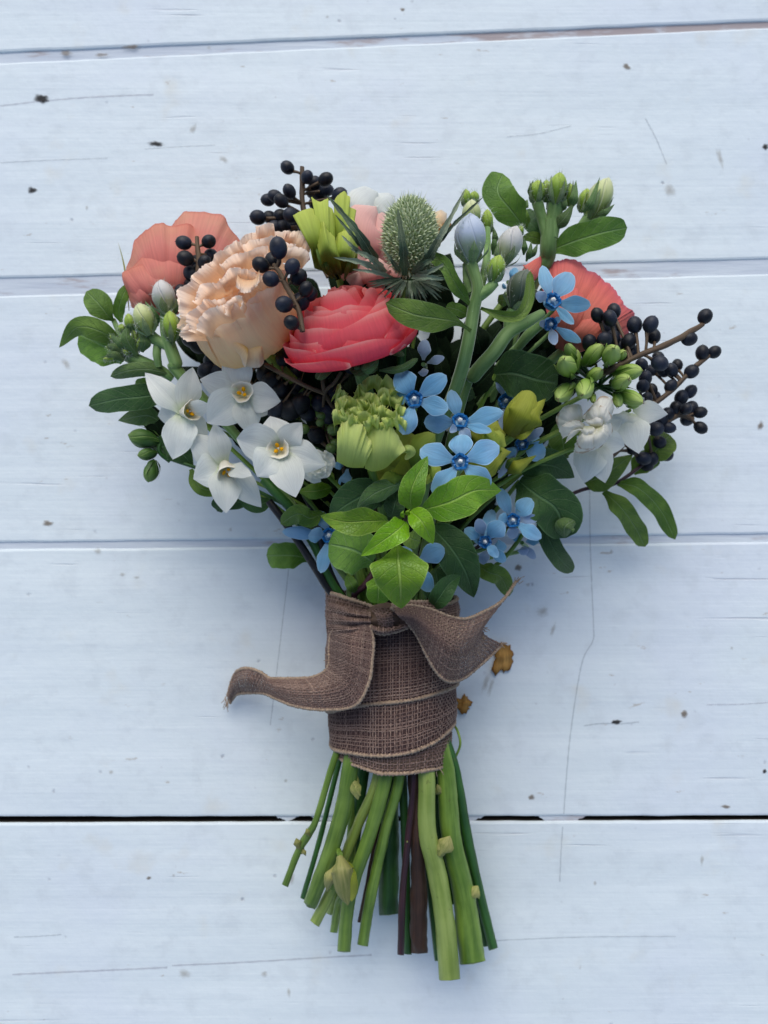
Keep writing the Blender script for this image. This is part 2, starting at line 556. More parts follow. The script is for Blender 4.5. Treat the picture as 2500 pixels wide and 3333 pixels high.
M_['blue'] = petal_mat('sky blue petal', [(0, lin(170, 204, 226)), (0.2, lin(124, 180, 214)), (0.6, lin(122, 180, 216)), (1, lin(150, 200, 228))], lin(180, 212, 232), 0.9, 0.16, 18, 0.22, 0.55, 0.25, blot=0.35, blotcol=lin(158, 184, 222), var=.25)
M_['blue_grey'] = petal_mat('grey blue petal', [(0, lin(160, 178, 190)), (0.5, lin(142, 168, 200)), (1, lin(165, 190, 222))], lin(200, 212, 228), 0.86, 0.1, 26, 0.25, 0.55, 0.25, blot=0.3, blotcol=lin(165, 165, 190))
M_['corona'] = plain_mat('deep blue corona', lin(22, 104, 168), 0.4, 0.4, 0.3, 400)
M_['lime'] = petal_mat('lime petal', [(0, lin(70, 92, 30)), (0.3, lin(112, 138, 46)), (0.7, lin(166, 186, 74)), (1, lin(196, 208, 96))], None, 0.85, 0.14, 30, 0.25, 0.55, 0.25, blot=0.2, blotcol=lin(150, 180, 80))
M_['lime_pale'] = petal_mat('pale lime petal', [(0, lin(176, 196, 92)), (0.4, lin(202, 220, 126)), (0.8, lin(214, 228, 132)), (1, lin(232, 236, 150))], None, 0.85, 0.08, 36, 0.33, 0.6, 0.2, blot=0.25, blotcol=lin(160, 190, 105))
M_['olive_lime'] = petal_mat('olive lime petal', [(0, lin(100, 100, 30)), (0.4, lin(150, 160, 50)), (1, lin(190, 196, 84))], None, 0.85, 0.2, 34, 0.25, 0.55, 0.25, blot=0.3, blotcol=lin(120, 140, 50))
M_['leaf_bright'] = leaf_mat('bright young leaf', lin(88, 132, 20), lin(122, 160, 34), lin(172, 200, 100), 0.36, 0.22, spots=0.3)
M_['leaf_lime'] = leaf_mat('lime young leaf', lin(114, 162, 16), lin(142, 182, 30), lin(190, 218, 110), 0.3, 0.25)
M_['leaf_mid'] = leaf_mat('mid green leaf', lin(76, 112, 32), lin(114, 148, 54), lin(136, 166, 104), 0.5, 0.2, 0.15)
M_['leaf_dark'] = leaf_mat('dark green leaf', lin(42, 76, 30), lin(68, 102, 48), lin(104, 138, 92), 0.45, 0.12, 0.08)
M_['leaf_soft'] = leaf_mat('downy grey green leaf', lin(74, 106, 50), lin(106, 136, 74), lin(146, 172, 126), 0.6, 0.2, 0.35)
M_['calyx'] = leaf_mat('downy calyx', lin(108, 134, 82), lin(138, 160, 110), lin(170, 186, 146), 0.65, 0.2, 0.5)
M_['leaf_deep'] = leaf_mat('leaf darkened for shade', lin(16, 32, 15), lin(26, 45, 23), lin(44, 70, 40), 0.75, 0.05, spec=0.12)  # leaf green taken near black: inner shade of the bunch put into the colour
M_['stem_green'] = stem_mat('fresh green stem', lin(84, 116, 38), lin(122, 150, 62))
M_['stem_light'] = stem_mat('pale green stem', lin(142, 166, 72), lin(172, 190, 100))
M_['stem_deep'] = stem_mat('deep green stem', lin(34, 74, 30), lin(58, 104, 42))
M_['stem_downy'] = stem_mat('downy green stem', lin(96, 132, 66), lin(126, 156, 94), 0.65, 0.6)
M_['stem_brown'] = stem_mat('brown woody stem', lin(58, 36, 26), lin(84, 56, 40), 0.6, 0, 14)
M_['stem_maroon'] = stem_mat('maroon stem', lin(46, 24, 32), lin(72, 38, 44), 0.45)
M_['stem_black'] = stem_mat('blackish stem', lin(20, 18, 22), lin(36, 32, 34), 0.4)
M_['twig'] = stem_mat('grey brown twig', lin(84, 66, 50), lin(112, 92, 70), 0.65, 0, 8)
M_['node'] = stem_mat('dry stem node', lin(124, 132, 64), lin(156, 152, 92), 0.65)
M_['hair'] = plain_mat('pale plant hair', lin(205, 215, 200), 0.6, 0.2, 0.05)
M_['anther'] = plain_mat('orange anther', lin(240, 172, 16), 0.7, 0.1, 0.3, 900)
M_['pistil'] = plain_mat('white pistil', lin(240, 240, 236), 0.5, 0.3, 0.05)
def berry_mat():
    m, nt = new_mat('black berry skin')
    b = NB(nt)
    pos = b.pos()[0]
    n1 = b.noise(pos, 160, 4, 0.6)
    n2 = b.noise(pos, 900, 2, 0.5)
    r = b.rand()
    n3 = b.noise(pos, 420, 4, 0.6)
    col = b.mix(b.smooth(b.m('ADD', n1, b.m('MULTIPLY', b.m('SUBTRACT', r, .5), .3)), 0.35, 0.75), lin(13, 15, 23), lin(36, 42, 58))
    col = b.mix(b.m('MULTIPLY', b.smooth(n3, .6, .75), .25), col, lin(78, 84, 98))
    b.finish(col, b.m('ADD', 0.36, b.m('MULTIPLY', n1, 0.3)), 0.38, b.bump(b.m('ADD', b.m('MULTIPLY', n2, .3), n3), 0.35, 0.0004))
    return m
M_['berry'] = berry_mat()
M_['berry_green'] = plain_mat('unripe berry skin', lin(80, 104, 50), 0.4, 0.4, 0.25)
M_['cut'] = plain_mat('cut stem face', lin(176, 190, 128), 0.6, 0.3, 0.3, 700)
def bud_mat(name, a, c, tip, n=5, sheen=0.25):
    m, nt = new_mat(name)
    b = NB(nt)
    u, v = b.uv()
    pos = b.pos()[0]
    tw = b.m('ADD', b.m('MULTIPLY', u, n), b.m('MULTIPLY', v, 0.8))
    q = b.m('ABSOLUTE', b.m('SUBTRACT', b.m('FRACT', tw), 0.5))
    seam = b.smooth(q, 0.10, 0.0)
    col = b.ramp(v, [(0.0, a), (0.35, a), (0.6, c), (1, tip)])
    col = b.mix(b.m('MULTIPLY', b.noise(pos, 120, 3), 0.4), col, c)
    col = b.mix(b.m('MULTIPLY', seam, 0.55), col, tip)
    b.finish(col, 0.5, 0.3, b.bump(b.m('MULTIPLY', seam, -1), 0.6, 0.0006), 0.1, None, sheen)
    return m
M_['bud_blue'] = bud_mat('pale blue bud', lin(146, 164, 124), lin(186, 198, 216), lin(208, 218, 232))
M_['bud_lilac'] = bud_mat('greyish lilac bud', lin(150, 165, 112), lin(198, 198, 192), lin(222, 218, 216))
M_['bud_cream'] = bud_mat('cream green bud', lin(130, 155, 70), lin(196, 206, 140), lin(226, 228, 184))
M_['bud_green'] = bud_mat('lime bud', lin(110, 146, 50), lin(150, 180, 70), lin(178, 198, 90))
M_['bud_dark'] = bud_mat('dark green bud', lin(66, 84, 60), lin(84, 98, 80), lin(120, 128, 116))
M_['bud_right'] = bud_mat('green waxy bud', lin(98, 138, 50), lin(140, 172, 76), lin(186, 204, 122), 5, 0.0)
M_['bud_left'] = bud_mat('deep green waxy bud', lin(44, 80, 30), lin(76, 112, 48), lin(126, 150, 84), 5, 0.0)
M_['thistle'] = petal_mat('sage thistle floret', [(0, lin(128, 148, 92)), (0.45, lin(178, 196, 144)), (1, lin(230, 236, 206))], None, 0.8, 0.1, 10, 0.1, 0.7, 0.2, blot=0.2)
M_['bract'] = leaf_mat('thistle bract', lin(54, 72, 48), lin(80, 100, 72), lin(160, 176, 146), 0.5, 0.1, 0.1, margin=0.5)
M_['bract_pale'] = leaf_mat('pale thistle bract', lin(116, 134, 106), lin(150, 166, 138), lin(206, 214, 194), 0.5, 0.1, 0.1)

def burlap(name, see=0.0, warm=0.5, pitch=0.00104):
    m, nt = new_mat(name)
    b = NB(nt)
    u, v = b.uv()                                   # UV in metres
    pos = b.pos()[0]
    low = b.noise(pos, 45, 2)
    low2 = b.noise(b.vec(v, u, 7.0), 55, 2)
    du = b.m('ADD', b.m('MULTIPLY', b.m('SUBTRACT', b.noise(pos, 260, 3), 0.5), 0.0013), b.m('MULTIPLY', b.m('SUBTRACT', low, .5), .006))
    dv = b.m('ADD', b.m('MULTIPLY', b.m('SUBTRACT', b.noise(b.vec(v, u, 3.0), 240, 3), 0.5), 0.0013), b.m('MULTIPLY', b.m('SUBTRACT', low2, .5), .006))
    uu = b.m('DIVIDE', b.m('ADD', u, du), pitch)
    vv = b.m('DIVIDE', b.m('ADD', v, dv), pitch)
    fu = b.m('ABSOLUTE', b.m('SUBTRACT', b.m('FRACT', uu), 0.5))     # 0 at thread centre
    fv = b.m('ABSOLUTE', b.m('SUBTRACT', b.m('FRACT', vv), 0.5))
    par = b.m('FRACT', b.m('MULTIPLY', b.m('ADD', b.m('FLOOR', uu), b.m('FLOOR', vv)), 0.5))
    over = b.m('GREATER_THAN', par, 0.25)           # which thread is on top in this cell
    wu = b.m('MULTIPLY', b.m('SUBTRACT', b.noise(b.vec(b.m('MULTIPLY', u, 900), b.m('MULTIPLY', v, 60), 1.0), 1, 2), .5), .34)
    wv = b.m('MULTIPLY', b.m('SUBTRACT', b.noise(b.vec(b.m('MULTIPLY', u, 60), b.m('MULTIPLY', v, 900), 5.0), 1, 2), .5), .34)
    fu = b.m('ADD', fu, wu)
    fv = b.m('ADD', fv, wv)
    tu = b.smooth(fu, 0.46, 0.10)
    tv = b.smooth(fv, 0.46, 0.10)
    top = b.mix(over, tu, tv)
    low = b.mix(over, tv, tu)
    hgt = b.m('MAXIMUM', top, b.m('MULTIPLY', low, 0.55))
    wn = b.noise(pos, 38, 4, 0.6)
    fib = b.noise(b.vec(b.m('MULTIPLY', u, 5200), b.m('MULTIPLY', v, 5200), 0.0), 1, 2)
    c0 = b.mix(b.smooth(wn, 0.3, 0.7), lin(124, 101, 96), lin(146, 120, 106))
    c1 = b.mix(b.smooth(wn, 0.3, 0.7), lin(176, 152, 140), lin(200, 180, 156))
    col = b.mix(b.smooth(hgt, 0.35, 1.0), lin(86, 68, 66), b.mix(b.smooth(b.m('ADD', fib, b.m('MULTIPLY', over, 0.22)), 0.5, 0.8), c0, c1))
    tc = b.noise(b.vec(b.m('MULTIPLY', b.m('FLOOR', uu), 7.3), b.m('MULTIPLY', v, 120), 1.0), 1.0, 2)
    td = b.noise(b.vec(b.m('MULTIPLY', b.m('FLOOR', vv), 5.7), b.m('MULTIPLY', u, 120), 9.0), 1.0, 2)
    tt = b.mix(over, tc, td)
    col = b.mix(1.0, col, b.ramp(tt, [(.3, (.74, .72, .72, 1)), (.55, (1, 1, 1, 1)), (.75, (1.3, 1.28, 1.22, 1))]), 'MULTIPLY')
    col = b.mix(warm, b.mix(1.0, col, (1.16, 1.17, 1.12, 1), 'MULTIPLY'), b.mix(1.0, col, (0.86, 0.72, 0.73, 1), 'MULTIPLY'))
    al = None
    if see > 0:
        hole = b.smooth(b.m('MAXIMUM', tu, tv), 0.02, 0.25 + see * 0.3)
        al = b.m('MAXIMUM', hole, 1 - see)
    b.finish(col, 0.9, 0.1, b.bump(hgt, 0.35, 0.0004), 0.0 if see == 0 else 0.15, None, 0.15, (1, 0.95, 0.85, 1), al)
    return m
M_['burlap'] = plain_mat('dark jute ground', lin(84, 66, 63), .95, .05, .3, 300)
M_['burlap_light'] = plain_mat('tan jute ground', lin(104, 86, 74), .95, .05, .3, 300)
M_['burlap_thin'] = burlap('loose weave burlap tail', 0.75, 0.1)
M_['burlap_tail'] = burlap('brown burlap tail', 0.3, 0.6)
M_['rope'] = plain_mat('tan selvedge cord', lin(172, 149, 127), 0.9, 0.1, 0.4, 900, 0, 0.2, 0.0008)
def thread_mat():
    m, nt = new_mat('jute thread')
    b = NB(nt)
    u, v = b.uv()                                   # u random per thread, v along it
    pos = b.pos()[0]
    n1 = b.noise(b.vec(b.m('MULTIPLY', u, 60), b.m('MULTIPLY', v, 14), 0.0), 1.0, 3, .6)
    n2 = b.noise(pos, 40, 3, .55)
    k = b.m('ADD', b.m('MULTIPLY', n1, .6), b.m('ADD', b.m('MULTIPLY', u, .25), b.m('MULTIPLY', n2, .3)))
    col = b.ramp(k, [(.25, lin(88, 68, 64)), (.5, lin(118, 95, 87)), (.7, lin(148, 124, 111)), (.92, lin(190, 168, 146))])
    b.finish(col, .9, .1, None, 0, None, .2, (1, .95, .88, 1))
    return m
M_['thread'] = thread_mat()
def paint():
    m, nt = new_mat('white painted board')
    b = NB(nt)
    pos, x, y, z = b.pos()
    r = b.rand()
    g = b.noise(b.vec(b.m('MULTIPLY', x, 6), b.m('MULTIPLY', y, 70), b.m('MULTIPLY', r, 20)), 1.0, 5, 0.6)
    big = b.noise(pos, 9, 4, 0.55)
    col = b.mix(b.smooth(g, 0.35, 0.7), lin(222, 232, 235), lin(230, 239, 241))
    col = b.mix(b.m('MULTIPLY', b.smooth(big, 0.42, 0.72), 0.5), col, lin(219, 226, 238))
    # faint yellowish blotches
    st = b.m('MULTIPLY', b.smooth(b.noise(pos, 40, 3, 0.5), 0.6, 0.78), 0.3)
    col = b.mix(st, col, lin(214, 206, 184))
    # little specks and pits under the paint
    def specks(scale, size, keep, amt, c, off):
        nonlocal col
        vo = b.n('TexVoronoi', feature='F1')
        wv = b.n('VectorMath', operation='ADD')
        b.put(wv.inputs[0], pos)
        wv.inputs[1].default_value = (off, off * 1.7, 0)
        b.put(vo.inputs['Vector'], wv.outputs[0])
        vo.inputs['Scale'].default_value = scale
        sx = b.n('SeparateXYZ')
        nt.links.new(vo.outputs['Color'], sx.inputs[0])
        mk = b.m('MULTIPLY', b.smooth(b.m('ADD', vo.outputs['Distance'], b.m('MULTIPLY', b.noise(pos, 700, 2), size * 1.2)), size * 1.6, size * 0.7), b.m('GREATER_THAN', sx.outputs[0], keep))
        mk = b.m('MULTIPLY', mk, b.m('MULTIPLY', sx.outputs[1], amt))
        col = b.mix(mk, col, c)
        return mk
    p1 = specks(60, 0.08, 0.30, 0.75, lin(150, 152, 162), 0.0)
    p2 = specks(34, 0.05, 0.66, 0.85, lin(128, 112, 92), 0.31)
    p3 = specks(110, 0.1, 0.7, 0.4, lin(168, 168, 172), 0.77)
    # faint long grain scratches
    sc = b.smooth(b.noise(b.vec(b.m('MULTIPLY', x, 14), b.m('MULTIPLY', y, 420), b.m('MULTIPLY', r, 9)), 1.0, 2, 0.5), 0.66, 0.74)
    sc = b.m('MULTIPLY', sc, b.smooth(b.noise(pos, 16, 2), 0.5, 0.62))
    col = b.mix(b.m('MULTIPLY', sc, 0.3), col, lin(165, 160, 172))
    gl = b.smooth(b.noise(b.vec(b.m('MULTIPLY', x, 5), b.m('MULTIPLY', y, 240), b.m('MULTIPLY', r, 31)), 1.0, 4, 0.65), 0.5, 0.72)
    col = b.mix(b.m('MULTIPLY', gl, 0.13), col, lin(196, 204, 216))
    mot = b.smooth(b.noise(pos, 75, 4, 0.6), .5, .7)
    col = b.mix(b.m('MULTIPLY', mot, 0.3), col, lin(202, 210, 214))
    chip = b.smooth(b.m('ADD', b.noise(b.vec(b.m('MULTIPLY', x, 70), b.m('MULTIPLY', y, 190), b.m('MULTIPLY', r, 13)), 1.0, 4, 0.6), b.m('MULTIPLY', b.noise(pos, 7, 2), .22)), 0.80, 0.86)
    col = b.mix(b.m('MULTIPLY', chip, .5), col, lin(160, 142, 118))
    br = b.noise(b.vec(b.m('MULTIPLY', x, 11), b.m('MULTIPLY', y, 620), 2.0), 1.0, 3, 0.6)
    hh = b.m('SUBTRACT', b.m('ADD', b.m('ADD', b.m('MULTIPLY', g, 0.5), b.m('MULTIPLY', br, .18)), b.m('MULTIPLY', b.noise(pos, 130, 4), 0.6)), b.m('ADD', b.m('MULTIPLY', p1, 0.6), b.m('MULTIPLY', sc, 0.5)))
    b.finish(col, b.m('ADD', .42, b.m('MULTIPLY', g, .25)), 0.3, b.bump(hh, 0.5, 0.0010))
    return m
M_['paint'] = paint()
def paint_worn():
    m, nt = new_mat('worn lilac paint')
    b = NB(nt)
    pos, x, y, z = b.pos()
    g = b.noise(b.vec(b.m('MULTIPLY', x, 22), b.m('MULTIPLY', y, 260), 0.0), 1.0, 4, 0.6)
    col = b.mix(b.smooth(g, 0.35, 0.7), lin(198, 206, 216), lin(214, 222, 228))
    k = b.smooth(b.m('ADD', b.noise(b.vec(b.m('MULTIPLY', x, 30), b.m('MULTIPLY', y, 140), 4.0), 1.0, 4, 0.6), b.m('MULTIPLY', b.smooth(b.m('ADD', x, b.m('MULTIPLY', y, 0.25)), 0.05, 0.12), b.m('MULTIPLY', b.smooth(y, 0.2, 0.22), 0.2))), 0.55, 0.72)
    col = b.mix(b.m('MULTIPLY', k, 0.75), col, lin(160, 138, 132))
    b.finish(col, 0.6, 0.25, b.bump(g, 0.5, 0.0008))
    return m
M_['paint_worn'] = paint_worn()
M_['dark_wood'] = plain_mat('dark bare wood', lin(58, 54, 50), 0.8, 0.1, 0.4, 60)
def blot(name, col, hard=0.35, amt=1.0):
    """soft edged mark; UV.x runs 0 in the middle to 1 at the rim"""
    m, nt = new_mat(name)
    b = NB(nt)
    u, v = b.uv()
    pos = b.pos()[0]
    a = b.smooth(b.m('ADD', u, b.m('MULTIPLY', b.m('SUBTRACT', b.noise(pos, 420, 3, 0.6), 0.5), 0.9)), 1.0 - 0.02, hard)
    a = b.m('MULTIPLY', b.m('MULTIPLY', a, b.smooth(u, 1.0, 0.8)), amt)
    c = b.mix(b.noise(pos, 500, 3), col, tuple(q * 0.6 for q in col[:3]) + (1,))
    b.finish(c, 0.7, 0.2, None, 0, None, 0, (1, 1, 1, 1), a)
    return m
M_['knot'] = blot('dark knot', lin(52, 48, 46), 0.3, 0.85)
M_['stain_brown'] = blot('brown spot', lin(132, 108, 78), 0.25, 0.6)
M_['stain_faint'] = blot('faint tan mark', lin(176, 158, 130), 0.0, 0.3)
M_['crack'] = blot('hairline crack', lin(140, 150, 160), 0.0, 0.26)
M_['crack_lilac'] = blot('lilac crack', lin(146, 132, 154), 0.1, 0.24)
M_['flake'] = petal_mat('dry ochre scrap', [(0, lin(206, 158, 88)), (0.5, lin(214, 168, 96)), (1, lin(188, 138, 74))], lin(150, 104, 52), 0.8, 0.25, 12, 0.3, 0.95, 0.2, blot=0.5, blotcol=lin(130, 84, 34))
# ------------------------------------------------------------------ the painted table top
table = bpy.data.objects.new('tabletop', None)
COL.objects.link(table)
table['kind'] = 'structure'
table['label'] = 'white painted plank table top under the bouquet'
def seam_y(a, b):                                # line from (0,a) to (2500,b) as world function of x
    p, q = P(0, a), P(2500, b)
    return lambda x: p.y + (q.y - p.y) * (x - p.x) / (q.x - p.x)
def plank(name, top, bot, z, m, x0=-0.62, x1=0.62, depth=0.02, bev=0.0009, nx=156, rough=0.00025, dark=True):
    xs = np.linspace(x0, x1, nx)
    prof = [(0, -depth), (0, -bev * 1.2), (bev * .35, -bev * .35), (bev * 1.3, 0)]
    V, UV = [], []
    for x in xs:
        a = top(x) + rough * noise.noise((x * 60, z * 900, 1.3 + top(0) * 50)) + rough * .6 * noise.noise((x * 300, 5, top(0) * 50))
        b = bot(x) + rough * noise.noise((x * 60, z * 900, 7.7 + bot(0) * 50)) + rough * .6 * noise.noise((x * 300, 9, bot(0) * 50))
        ring = [(b + o, z + d) for o, d in prof] + [(a - o, z + d) for o, d in prof[::-1]]
        for k, (y, zz) in enumerate(ring):
            V.append((x, y, zz))
            UV.append((x, y))
    n = len(prof) * 2
    g = Geo(V, gridfaces(n, nx), UV)
    g.F = [f[::-1] for f in g.F]
    for e in (0, nx - 1):
        ids = [e * n + i for i in range(n)]
        g.F.append(tuple(ids if e == 0 else ids[::-1]))
    o = make(name, g, m, None, table, smooth=False)
    if dark:                                     # bare wood on the sawn edges
        o.data.materials.append(M_['dark_wood'])
        n1_ = n - 1
        for f in o.data.polygons[:(nx - 1) * n1_]:
            if f.index % n1_ in (0, n1_ - 1):
                f.material_index = 1
    return o
s0 = seam_y(-760, -820)
s1a, s1b = seam_y(168, 66), seam_y(204, 88)
s2a, s2b = seam_y(905, 842), seam_y(962, 890)
s3a, s3b = seam_y(1766, 1738), seam_y(1788, 1764)
s4a, s4b = seam_y(2660, 2656), seam_y(2679, 2671)
s5 = seam_y(3560, 3590)
s6 = seam_y(4300, 4320)
plank('plank', s0, s1a, 0, M_['paint'])
plank('plank', s1b, s2a, 0, M_['paint'])
plank('plank', s2b, s3a, 0, M_['paint'])
plank('plank', s3b, s4a, 0, M_['paint'])
plank('plank', s4b, s5, 0, M_['paint'])
plank('plank', seam_y(-1640, -1660), seam_y(-775, -836), 0, M_['paint'])
plank('plank', seam_y(3576, 3606), seam_y(4440, 4450), 0, M_['paint'])
e = 0.0018
off = lambda f, d: (lambda x: f(x) + d)
plank('tongue_strip', off(s1a, e), off(s1b, -e), -0.0011, M_['paint_worn'], depth=0.012, bev=0.0005, dark=False)
plank('tongue_strip', off(s2a, e), off(s2b, -e), -0.0008, M_['paint_worn'], depth=0.012, bev=0.0005, dark=False)
plank('tongue_strip', off(s3a, e), off(s3b, -e), -0.0009, M_['paint_worn'], depth=0.012, bev=0.0005, dark=False)
# paint bridging the open joint here and there
for x0, x1, z in ((898, 972, -0.0012), (1010, 1300, -0.0015), (1300, 1584, -0.0012), (1744, 1912, -0.0009)):
    X0, X1 = P(x0, 2665).x, P(x1, 2665).x
    def low_(x, X0=X0, X1=X1):
        k_ = max(0.0, min(1.0, min(x - X0, X1 - x) / 0.006 + .35 * noise.noise((x * 700, 3.0, 1.0))))
        return s4a(x) + (s4b(x) - 0.0006 - s4a(x)) * k_
    plank('paint_bridge', off(s4a, 0.0004), low_, z, M_['paint_worn'], X0, X1, 0.003, 0.0003, 60, 0.0005, False)
plank('under_rail', seam_y(-1600, -1600), seam_y(4400, 4400), -0.0202, M_['dark_wood'], -0.6, 0.6, 0.02)

def mark(name, pts, m, z=0.00012):
    """flat soft mark: pts outline in photo pixels (closed) round its middle"""
    c = np.mean([list(P(*p, z)) for p in pts], axis=0)
    V = [c] + [np.array(P(*p, z)) for p in pts]
    n = len(pts)
    g = Geo(V, [(0, i + 1, (i + 1) % n + 1) for i in range(n)], [(0, 0)] + [(1, 0)] * n)
    return make(name, g, m, None, table, False)
def spot(name, x, y, w, h, m, ang=0, z=0.00012):
    r = random.Random(int(x * 7 + y))
    ca, sa = math.cos(math.radians(ang)), math.sin(math.radians(ang))
    pts = []
    for i in range(14):
        a = -6.2832 * i / 14
        k = 0.8 + 0.4 * r.random()
        ex, ey = k * w * math.cos(a), k * h * math.sin(a)
        pts.append((x + ex * ca - ey * sa, y + ex * sa + ey * ca))
    return mark(name, pts, m, z)
def line(name, pts, wid, m, z=0.0001):
    q = cr(np.array(pts, float), 6 * len(pts))
    V, UV, F = [], [], []
    T = np.gradient(q, axis=0)
    for i, (p, t) in enumerate(zip(q, T)):
        nrm = np.array([-t[1], t[0]]) / (np.linalg.norm(t) + 1e-9)
        k = wid * 0.5 * (0.6 + 0.4 * math.sin(i * 1.7) ** 2)
        for s in (-1, 0, 1):
            V.append(P(*(p + nrm * k * s), z))
            UV.append((abs(s), 0))
    n = len(q)
    F = gridfaces(3, n)
    return make(name, Geo([list(v) for v in V], F, UV), m, None, table, False)
for x, y, a, b_, g in ((135, 322, 34, 17, 4), (510, 468, 34, 11, 3), (104, 619, 20, 13, 0), (2006, 2350, 22, 9, -5), (2489, 2510, 9, 9, 0), (2492, 478, 14, 12, 0)):
    spot('knot', x, y, a, b_, M_['knot'], g)
for x, y, a, b_, g in ((2228, 2325, 14, 15, 20), (1730, 2596, 14, 12, 0), (1687, 1848, 17, 13, -15), (2362, 2626, 20, 8, 0), (2476, 1385, 12, 22, 20), (283, 677, 8, 9, 0), (155, 1703, 22, 11, 5),
                       (362, 2514, 9, 12, 0), (930, 2541, 9, 8, 0), (485, 2857, 11, 7, 0), (565, 2850, 8, 7, 20), (1990, 1795, 8, 10, 0), (2382, 2110, 8, 8, 0), (2040, 218, 18, 12, 30), (680, 155, 9, 8, 0), (215, 172, 26, 11, 0), (430, 152, 40, 9, -4), (1066, 55, 8, 7, 0), (1310, 32, 10, 8, 0), (330, 178, 26, 8, 0)):
    spot('stain', x, y, a, b_, M_['stain_brown'] if a > 9 else M_['stain_faint'], g)
for x, y, a, b_, g in ((2345, 515, 12, 48, -14), (1582, 2222, 14, 42, 18), (1598, 2235, 10, 44, 16), (1800, 2050, 10, 30, 16), (2180, 620, 30, 22, 40), (730, 520, 22, 14, 30), (600, 3170, 26, 20, 0), (628, 420, 14, 24, 20), (213, 1183, 14, 26, -40), (860, 3170, 16, 12, 0), (2285, 2800, 8, 26, 0), (940, 3230, 9, 22, -8), (1765, 1990, 30, 20, 0), (950, 2860, 14, 30, 0), (320, 1795, 18, 16, 0), (400, 1870, 16, 8, 0), (445, 1880, 14, 7, 0)):
    spot('stain', x, y, a, b_, M_['stain_faint'], g, 0.00008)
line('crack', [(1919, 1560), (1921, 1760), (1926, 1900), (1932, 2040), (1930, 2085), (1900, 2140), (1880, 2230), (1858, 2380), (1846, 2500), (1835, 2650)], 9, M_['crack'])
line('crack', [(1832, 2690), (1827, 2760), (1822, 2870)], 8, M_['crack'])
line('crack', [(940, 1850), (925, 1980), (905, 2150), (880, 2360)], 7, M_['crack'])
line('crack', [(0, 345), (130, 330), (300, 316), (500, 308)], 10, M_['crack_lilac'])
line('crack', [(470, 485), (560, 479), (700, 472)], 6, M_['crack'])
line('crack', [(40, 3172), (220, 3164), (400, 3156), (545, 3149)], 12, M_['crack_lilac'])
line('crack', [(560, 3143), (760, 3134), (1000, 3120), (1210, 3108)], 11, M_['crack_lilac'])
line('crack', [(1600, 3062), (1900, 3050), (2200, 3048)], 7, M_['crack'])
line('crack', [(1900, 2362), (1960, 2355), (2020, 2356), (2080, 2350)], 9, M_['crack'])
line('crack', [(2300, 2294), (2420, 2292), (2520, 2285)], 7, M_['crack_lilac'])
line('crack', [(2100, 385), (2135, 450), (2170, 535)], 9, M_['crack'])
line('crack', [(1650, 445), (1750, 436), (1860, 410)], 7, M_['crack'])
line('crack', [(45, 3050), (120, 3048), (200, 3042)], 8, M_['crack'])
line('crack', [(0, 530), (150, 522), (350, 515)], 7, M_['crack'])

# dry ochre scraps lying by the ribbon
def scrap(name, label, x, y, w, hgt, seed):
    r = random.Random(seed)
    c = P(x, y, 0.004)
    V, UV, F = [c], [(0.5, 0)], []
    nr, na = 5, 30
    for j in range(1, nr + 1):
        for i in range(na):
            a = 6.2832 * i / na
            k = (j / nr) * (1 + 0.42 * noise.noise((math.cos(a) * 1.7 + seed, math.sin(a) * 1.7, 0.4)) + (0.34 * (r.random() - .5) if j == nr else 0))
            px, py = x + w * k * math.cos(a), y + hgt * k * math.sin(a)
            V.append(P(px, py, 0.0012 + 0.0018 * (1 - (j / nr) ** 2) + 0.0028 * noise.noise((px * .03, py * .03, seed))))
            UV.append((0.5 + 0.5 * k * math.cos(a), j / nr))
    for i in range(na):
        F.append((0, 1 + (i + 1) % na, 1 + i))
    V = [list(v) for v in V]
    g0 = Geo(V, F, UV)
    for j in range(nr - 1):
        for i in range(na):
            a, b2 = 1 + j * na + i, 1 + j * na + (i + 1) % na
            g0.F.append((a, b2, b2 + na, a + na))
    M = Matrix.Translation(P(x, y, 0.0))
    o = make(name, g0, M_['flake'], M)
    o.matrix_world = M
    o['label'], o['category'], o['group'] = label, 'dried petal', 'dry scraps lying by the ribbon'
    md = o.modifiers.new('thick', 'SOLIDIFY')
    md.thickness = 0.0006
scrap('dried_petal', 'larger dry ochre scrap lying right of the ribbon tail', 1636, 2142, 36, 52, 3)
scrap('dried_petal', 'smaller dry ochre scrap tucked against the right side of the ribbon wrap', 1508, 2292, 26, 26, 8)

